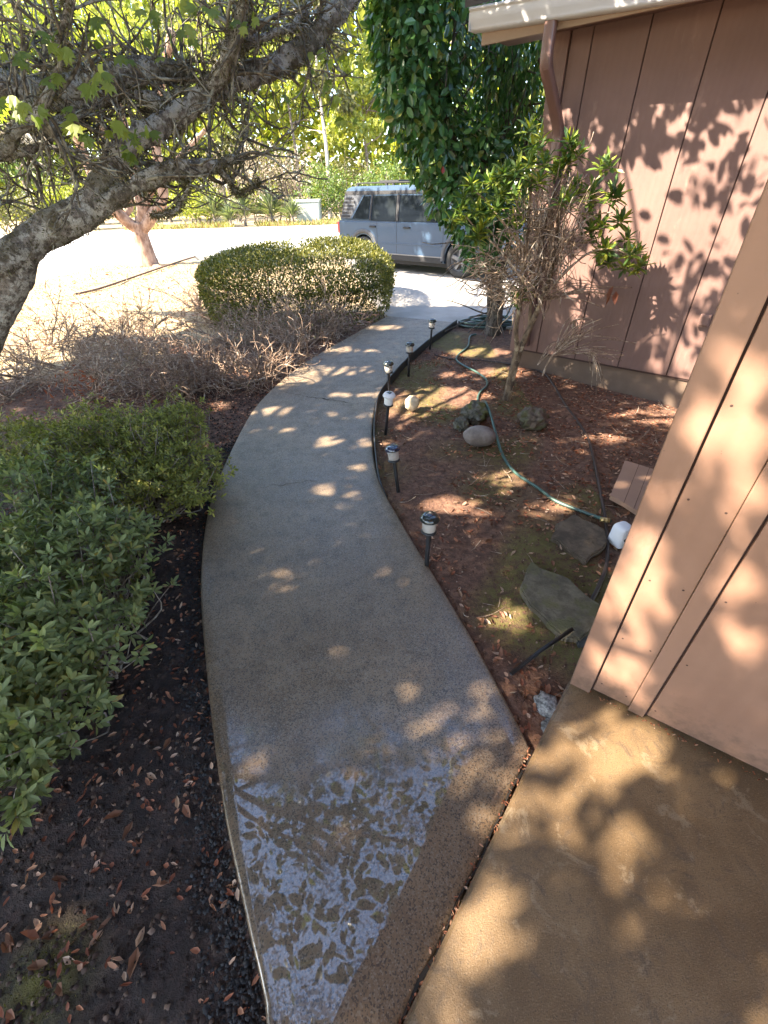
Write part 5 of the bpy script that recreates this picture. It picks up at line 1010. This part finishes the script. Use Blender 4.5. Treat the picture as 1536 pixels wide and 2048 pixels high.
hose = tag(empty('garden_hose', hp[0]), 'green garden hose winding through the right bed from the coil to the white cover', 'hose')
hpath = smooth_path(np.array(hp), 8); tube_obj('hose_tube', [(hpath, .0115)], M_HOSE, hose, 10)
cc = G(985, 648, .0); coil = []
for i in range(240):
    a_ = i / 240 * 2 * np.pi * 6; rr = .26 + .10 * math.sin(i * .083) + .04 * math.sin(a_ * .37); coil.append([cc[0] + rr * 1.35 * math.cos(a_) + .05 * math.sin(i * .11), cc[1] + rr * .8 * math.sin(a_), .02 + .012 * (i // 40) + .012 * math.sin(a_ * 1.3 + i * .05)])
coil = np.array(coil); tube_obj('hose_coil', [(coil, .012)], M_HOSE2, hose, 8)
lp = [cc + [.06 + .17 * math.cos(a_), -.10, .33 + .25 * math.sin(a_)] for a_ in np.linspace(0, 6.28 * 1.8, 40)]; tube_obj('hose_loop', [(np.array(lp) + rng.normal(size=(40, 3)) * .003, .011)], M_HOSE2, hose, 8)
cl = G(1210, 1040, .02); lathe('coupling', [(.001, -.03), (.015, -.028), (.016, -.005), (.0145, 0), (.017, .004), (.016, .026), (.001, .028)], plain('brass', (.5, .36, .16), .35, .8), hose, cl, Vector((1, -.25, .0)).to_track_quat('Z', 'Y').to_matrix(), 16)
fcp = G(1246, 1062, .06); M_FC = plain('white_foam', (.74, .75, .80), .6, 0, .1, 14, .2); fr_ = tag(empty('faucet_cover', (fcp[0], fcp[1], 0.0)), 'white rounded plastic faucet cover at the end of the green hose beside the near wall', 'faucet cover')
bm = bmesh.new(); quad_box(bm, [(-.054, -.056, -.005), (.054, -.056, -.005), (.054, .056, -.005), (-.054, .056, -.005), (-.047, -.049, .140), (.047, -.049, .140), (.047, .049, .140), (-.047, .049, .140)]); bevel(bm, .032, 6)
bmesh.ops.rotate(bm, cent=(0, 0, 0), matrix=Matrix.Rotation(.35, 3, 'Z'), verts=bm.verts); bmesh.ops.translate(bm, vec=Vector((float(fcp[0]), float(fcp[1]), -.035)), verts=bm.verts); from_bm('shell', bm, fr_, M_FC, True)
lathe('knob', [(.012, -.004), (.012, .008), (.008, .012), (.0005, .012)], M_BLACK, fr_, np.array([fcp[0] - .004, fcp[1] - .053, .035]), Vector((.3, -1, 0)).to_track_quat('Z', 'Y').to_matrix(), 14)
dp = [onsoil(x, y, .010) for x, y in ((1040, 742), (1070, 735), (1093, 745), (1112, 768), (1135, 805), (1162, 845), (1180, 880), (1192, 930), (1203, 985), (1214, 1040), (1218, 1090), (1212, 1135), (1196, 1175), (1182, 1200))]
o = tube_obj('drip_hose', [(smooth_path(np.array(dp), 7), .011)], M_DRIP, None, 8); tag(o, 'brown drip hose lying in the leaves from the far wall to the flagstones', 'hose')
dp = [onsoil(x, y, .010) for x, y in ((690 + 180, 705), (900, 712), (940, 714), (1000, 722), (1035, 728))]
o = tube_obj('drip_hose', [(smooth_path(np.array(dp), 6), .008)], M_DRIP, None, 8); tag(o, 'thin brown drip line crossing the bed behind the leggy shrub', 'hose')
sp_ = [G(1022, 1348, .0), G(1080, 1302, .02), G(1145, 1258, .05)]; o = tube_obj('black_pipe', [(np.array(sp_), .0095)], M_BLACK, None, 10); tag(o, 'short straight black pipe propped on soil before the olive-grey flagstone', 'pipe')

# ================================================================== GROUND LITTER
def bed_points(n, box, cond):
    P_ = np.stack([rng.uniform(box[0], box[1], n), rng.uniform(box[2], box[3], n)], 1); ok = ~inside(pathpoly, P_[:, 0], P_[:, 1]); fo_ = (P_ - FC) @ FN; no_ = (P_ - NC) @ NN; nt_ = (P_ - NC) @ ND; ok &= fo_ > .0; ok &= ~((nt_ > -.10) & (no_ < .02) & (P_[:, 1] < 3.6) & (P_[:, 0] > .75 + (P_[:, 1] - 1.05) * .71)); ok &= ~inside(np.array([q_ for q_ in poly]), P_[:, 0], P_[:, 1]); P_ = P_[ok]; P_ = P_[cond(P_[:, 0], P_[:, 1])]
    return np.c_[P_, soil_zv(P_[:, 0], P_[:, 1])]
lft = lambda x, y: left_of_path(x, y); rgt = lambda x, y: ~left_of_path(x, y)
M_MULCH = leaf_mat('mulch_chip', [(0, (.018, .012, .010)), (.6, (.055, .035, .026)), (.92, (.11, .07, .05)), (1, (.22, .15, .11))], .9, 0.0, .3)
M_CRUMB = leaf_mat('soil_crumb', [(0, (.08, .038, .025)), (.6, (.17, .085, .052)), (.92, (.28, .16, .10)), (1, (.40, .29, .21))], .9, 0.0, .3)
def chips(P_, s0, s1):
    n_ = len(P_); base = np.array([[-1, -.6, -.4], [1, -.5, -.4], [.8, .6, -.4], [-.9, .5, -.4], [-.5, -.3, .5], [.6, -.2, .4], [.3, .4, .55]]); fc = np.array([[0, 1, 5], [0, 5, 4], [1, 2, 6], [1, 6, 5], [2, 3, 6], [3, 4, 6], [3, 0, 4], [4, 5, 6]])
    D_ = rng.normal(size=(n_, 3)) * [1, 1, .35]; N_ = rng.normal(size=(n_, 3)) * .5 + [0, 0, 1]; D_, S_, N_ = leaf_frames(D_, N_); s = rng.uniform(s0, s1, n_); b = base[None] * (1 + rng.normal(size=(n_, 7, 3)) * .22)
    V = P_[:, None, :] + s[:, None, None] * (S_[:, None, :] * b[..., 0:1] * .7 + D_[:, None, :] * b[..., 1:2] + N_[:, None, :] * b[..., 2:3] * .7); return V.reshape(-1, 3), (fc[None] + (np.arange(n_) * 7)[:, None, None]).reshape(-1, 3)
Pm = bed_points(17000, (-2.2, -.2, -.1, 5.0), lft); Pm = Pm[Pm[:, 1] < 6.5]; V, F = chips(Pm + [0, 0, .003], .004, .014); o = mesh_np('mulch', V, F, None, M_MULCH); tag(o, 'dark crumbly bark mulch covering the left bed', 'mulch', None, 'stuff')
Pm = bed_points(20000, (-.2, 2.9, .7, 6.9), rgt); V, F = chips(Pm + [0, 0, .002], .003, .009); o = mesh_np('mulch', V, F, None, M_CRUMB); tag(o, 'brown soil crumbs and bark bits on the right bed', 'mulch', None, 'stuff')
# black gravel strip along the left path edge
k = 3800; u_ = rng.random(k); pp = pl[np.clip((u_ * (len(pl) - 1)).astype(int), 0, len(pl) - 1)]; Pg = np.c_[pp[:, 0] - np.abs(rng.normal(size=k)) * .07 - .012, pp[:, 1] + rng.normal(size=k) * .06]; Pg = Pg[(Pg[:, 1] < 3.6) & left_of_path(Pg[:, 0], Pg[:, 1])]; Pg = np.c_[Pg, soil_zv(Pg[:, 0], Pg[:, 1]) + .004]
V, F = chips(Pg, .004, .011); o = mesh_np('gravel', V, F, None, stone_mat('black_gravel', (.014, .014, .015), (.04, .038, .038), None, .3, 30)); tag(o, 'small black gravel along the left edge of the path', 'gravel', None, 'stuff')
L_LIT = leaf_mat('litter_leaf', [(0, (.16, .055, .032)), (.4, (.33, .12, .065)), (.75, (.46, .24, .14)), (1, (.55, .40, .30))], .7, .25, .3, (1.1, .8, .6))
Pm = bed_points(9000, (-.2, 2.9, .7, 6.9), rgt); dens = nz(Pm[:, 0], Pm[:, 1], 1.9, 21.0) + .25 * (Pm[:, 0] - .9); Pm = Pm[dens > -.08]
V, F = leaf_cloud(Pm + [0, 0, .006], rng.normal(size=Pm.shape) * [1, 1, .25], rng.normal(size=Pm.shape) * .35 + [0, 0, 1], rng.uniform(.018, .045, len(Pm)), rng.uniform(.010, .022, len(Pm)), LEAF_CURL); o = mesh_np('leaf_litter', V, F, None, L_LIT); tag(o, 'scattered small dry red-brown leaves over the right bed', 'leaf litter', None, 'stuff')
Pm = bed_points(9000, (-4.2, -.2, .0, 6.6), lft); V, F = leaf_cloud(Pm + [0, 0, .006], rng.normal(size=Pm.shape) * [1, 1, .25], rng.normal(size=Pm.shape) * .35 + [0, 0, 1], rng.uniform(.015, .04, len(Pm)), rng.uniform(.008, .02, len(Pm)), LEAF_CURL); o = mesh_np('leaf_litter', V, F, None, L_LIT); tag(o, 'small dry leaves and twigs scattered on the left bed', 'leaf litter', None, 'stuff')
# moss tufts
Pm = bed_points(20000, (-.1, 1.6, 1.0, 6.2), rgt); ms_ = np.clip((nz(Pm[:, 0], Pm[:, 1], 1.6, 11.0) + .12) * 3, 0, 1); Pm = Pm[rng.random(len(Pm)) < ms_ * .45]; q_ = np.c_[rng.normal(size=(160, 2)) * .05 + [-1.02, .24], np.full(160, -.07)]; Pm = np.vstack([Pm, q_])
V, F = leaf_cloud(Pm, rng.normal(size=Pm.shape) * .6 + [0, 0, .8], rng.normal(size=Pm.shape), rng.uniform(.006, .015, len(Pm)), .004, LEAF_CHEAP); o = mesh_np('moss', V, F, None, leaf_mat('bed_moss', [(0, (.06, .055, .014)), (1, (.15, .135, .03))], .9, .2, .2)); tag(o, 'olive moss creeping over the soil of the right bed', 'moss', None, 'stuff')
# debris gathered along the joint and the foot of the near wall
db = []
for k in range(2):
    for i in range(150): s_ = rng.random(); q_ = pe[k] * (1 - s_) + pe[k + 1] * s_; db.append([q_[0] + rng.normal() * .008 - .012, q_[1] + rng.normal() * .008 + .009, .003])
for i in range(170): q_ = nw(rng.uniform(-.02, 1.4), abs(rng.normal()) * .012 + .001, .020); db.append(q_)
V, F = leaf_cloud(np.array(db), rng.normal(size=(len(db), 3)) * [1, 1, .2], rng.normal(size=(len(db), 3)) * .4 + [0, 0, 1], rng.uniform(.004, .018, len(db)), rng.uniform(.003, .009, len(db)), LEAF_CURL); o = mesh_np('debris', V, F, None, L_LIT); tag(o, 'tiny leaf crumbs caught in the patio joint and along the wall foot', 'debris', None, 'stuff')
ld = np.c_[rng.uniform(-8, -2.5, 700), rng.uniform(6.8, 16, 700), np.zeros(700)]; ld[:, 2] = soil_zv(ld[:, 0], ld[:, 1]) + .02
V, F = leaf_cloud(ld, rng.normal(size=ld.shape) * [1, 1, .3], rng.normal(size=ld.shape) * .4 + [0, 0, 1], rng.uniform(.04, .10, 700), .05, LEAF_CURL); o = mesh_np('leaf_litter', V, F, None, L_LIT); tag(o, 'brown leaves scattered over the dry lawn', 'leaf litter', None, 'stuff')
# little twigs
TWG = []
for P_ in bed_points(520, (-.2, 2.9, .7, 6.9), rgt): TWG.append(wander(P_ + [0, 0, .006], [rng.normal(), rng.normal(), .05], rng.uniform(.04, .18), 4, .6, 0, .0022, .0012))
o = tube_obj('fallen_twigs', TWG, B_TAN2, None, 4); tag(o, 'thin straw coloured twigs strewn over the right bed', 'twigs', None, 'stuff')
# single fallen leaves big enough to pick apart
FL = [leaf_proto_mesh('fallen_leaf_%s' % nm, l_, w_, LEAF_CURL, mt) for nm, l_, w_, mt in (
    ('rust', .062, .034, leaf_mat('rust_fallen_leaf', [(0, (.19, .080, .048)), (1, (.33, .16, .095))], .65, .25, .3, (1.1, .8, .6))), ('tan', .058, .026, leaf_mat('tan_fallen_leaf', [(0, (.40, .25, .16)), (1, (.55, .40, .30))], .65, .25, .3, (1.1, .9, .7))), ('brown', .07, .036, leaf_mat('brown_fallen_leaf', [(0, (.12, .055, .03)), (1, (.21, .10, .055))], .65, .2, .3, (1.1, .8, .6))))]
def drop_leaf(P_, me, lab, grp, s=1.0):
    o_ = bpy.data.objects.new('fallen_leaf', me); COL.objects.link(o_); o_.location = (float(P_[0]), float(P_[1]), float(P_[2]) + .010); o_.rotation_euler = (rng.normal() * .35, rng.normal() * .35, rng.uniform(0, 6.28)); o_.scale = (s, s, s); tag(o_, lab, 'leaf', grp)
for px, py, sx, sy, n_ in ((1150, 960, 90, 40, 26), (1010, 1230, 50, 40, 18), (1060, 1360, 26, 34, 26), (1140, 1230, 60, 40, 10), (820, 1100, 40, 50, 12), (960, 1010, 70, 50, 16), (1120, 880, 90, 40, 22), (1240, 850, 80, 30, 18), (800, 900, 30, 40, 12), (1200, 1090, 30, 60, 16), (900, 1180, 30, 60, 10), (1080, 1070, 60, 50, 12), (990, 880, 30, 20, 7)):
    for i in range(n_):
        p = G(px + rng.normal() * sx, py + rng.normal() * sy); 
        if inside(pathpoly, p[0:1], p[1:2])[0] or left_of_path(p[0], p[1]) or (p[:2] - FC) @ FN < .05 or ((p[:2] - NC) @ ND > -.12 and p[1] < 3.4 and p[0] > .72 + (p[1] - 1.05) * .70) or inside(np.array([q_ for q_ in poly]), p[0:1], p[1:2])[0]: continue
        p[2] = soil_z(p[0], p[1]); kind = rng.integers(3); drop_leaf(p, FL[kind], ('curled rust coloured dry leaf lying on the right bed', 'curled pale tan dry leaf lying on the right bed', 'curled dark brown dry leaf lying on the right bed')[kind], 'fallen leaves on the right bed', rng.uniform(.5, .95))
for px, py, sx, sy, n_ in ((270, 1650, 60, 90, 9), (60, 1950, 50, 60, 9), (330, 1480, 40, 70, 5), (310, 1150, 30, 60, 5), (230, 1850, 90, 90, 5)):
    for i in range(n_):
        p = G(px + rng.normal() * sx, py + rng.normal() * sy, -.07)
        if not left_of_path(p[0] + .03, p[1]): continue
        p[2] = soil_z(p[0], p[1]); kind = (0, 2, 2, 1)[rng.integers(4)]; drop_leaf(p, FL[kind], ('curled rust coloured dry leaf lying on the dark left bed', 'curled pale tan dry leaf lying on the dark left bed', 'curled dark brown dry leaf lying on the dark left bed')[kind], 'fallen leaves on the left bed', rng.uniform(.6, 1.0))
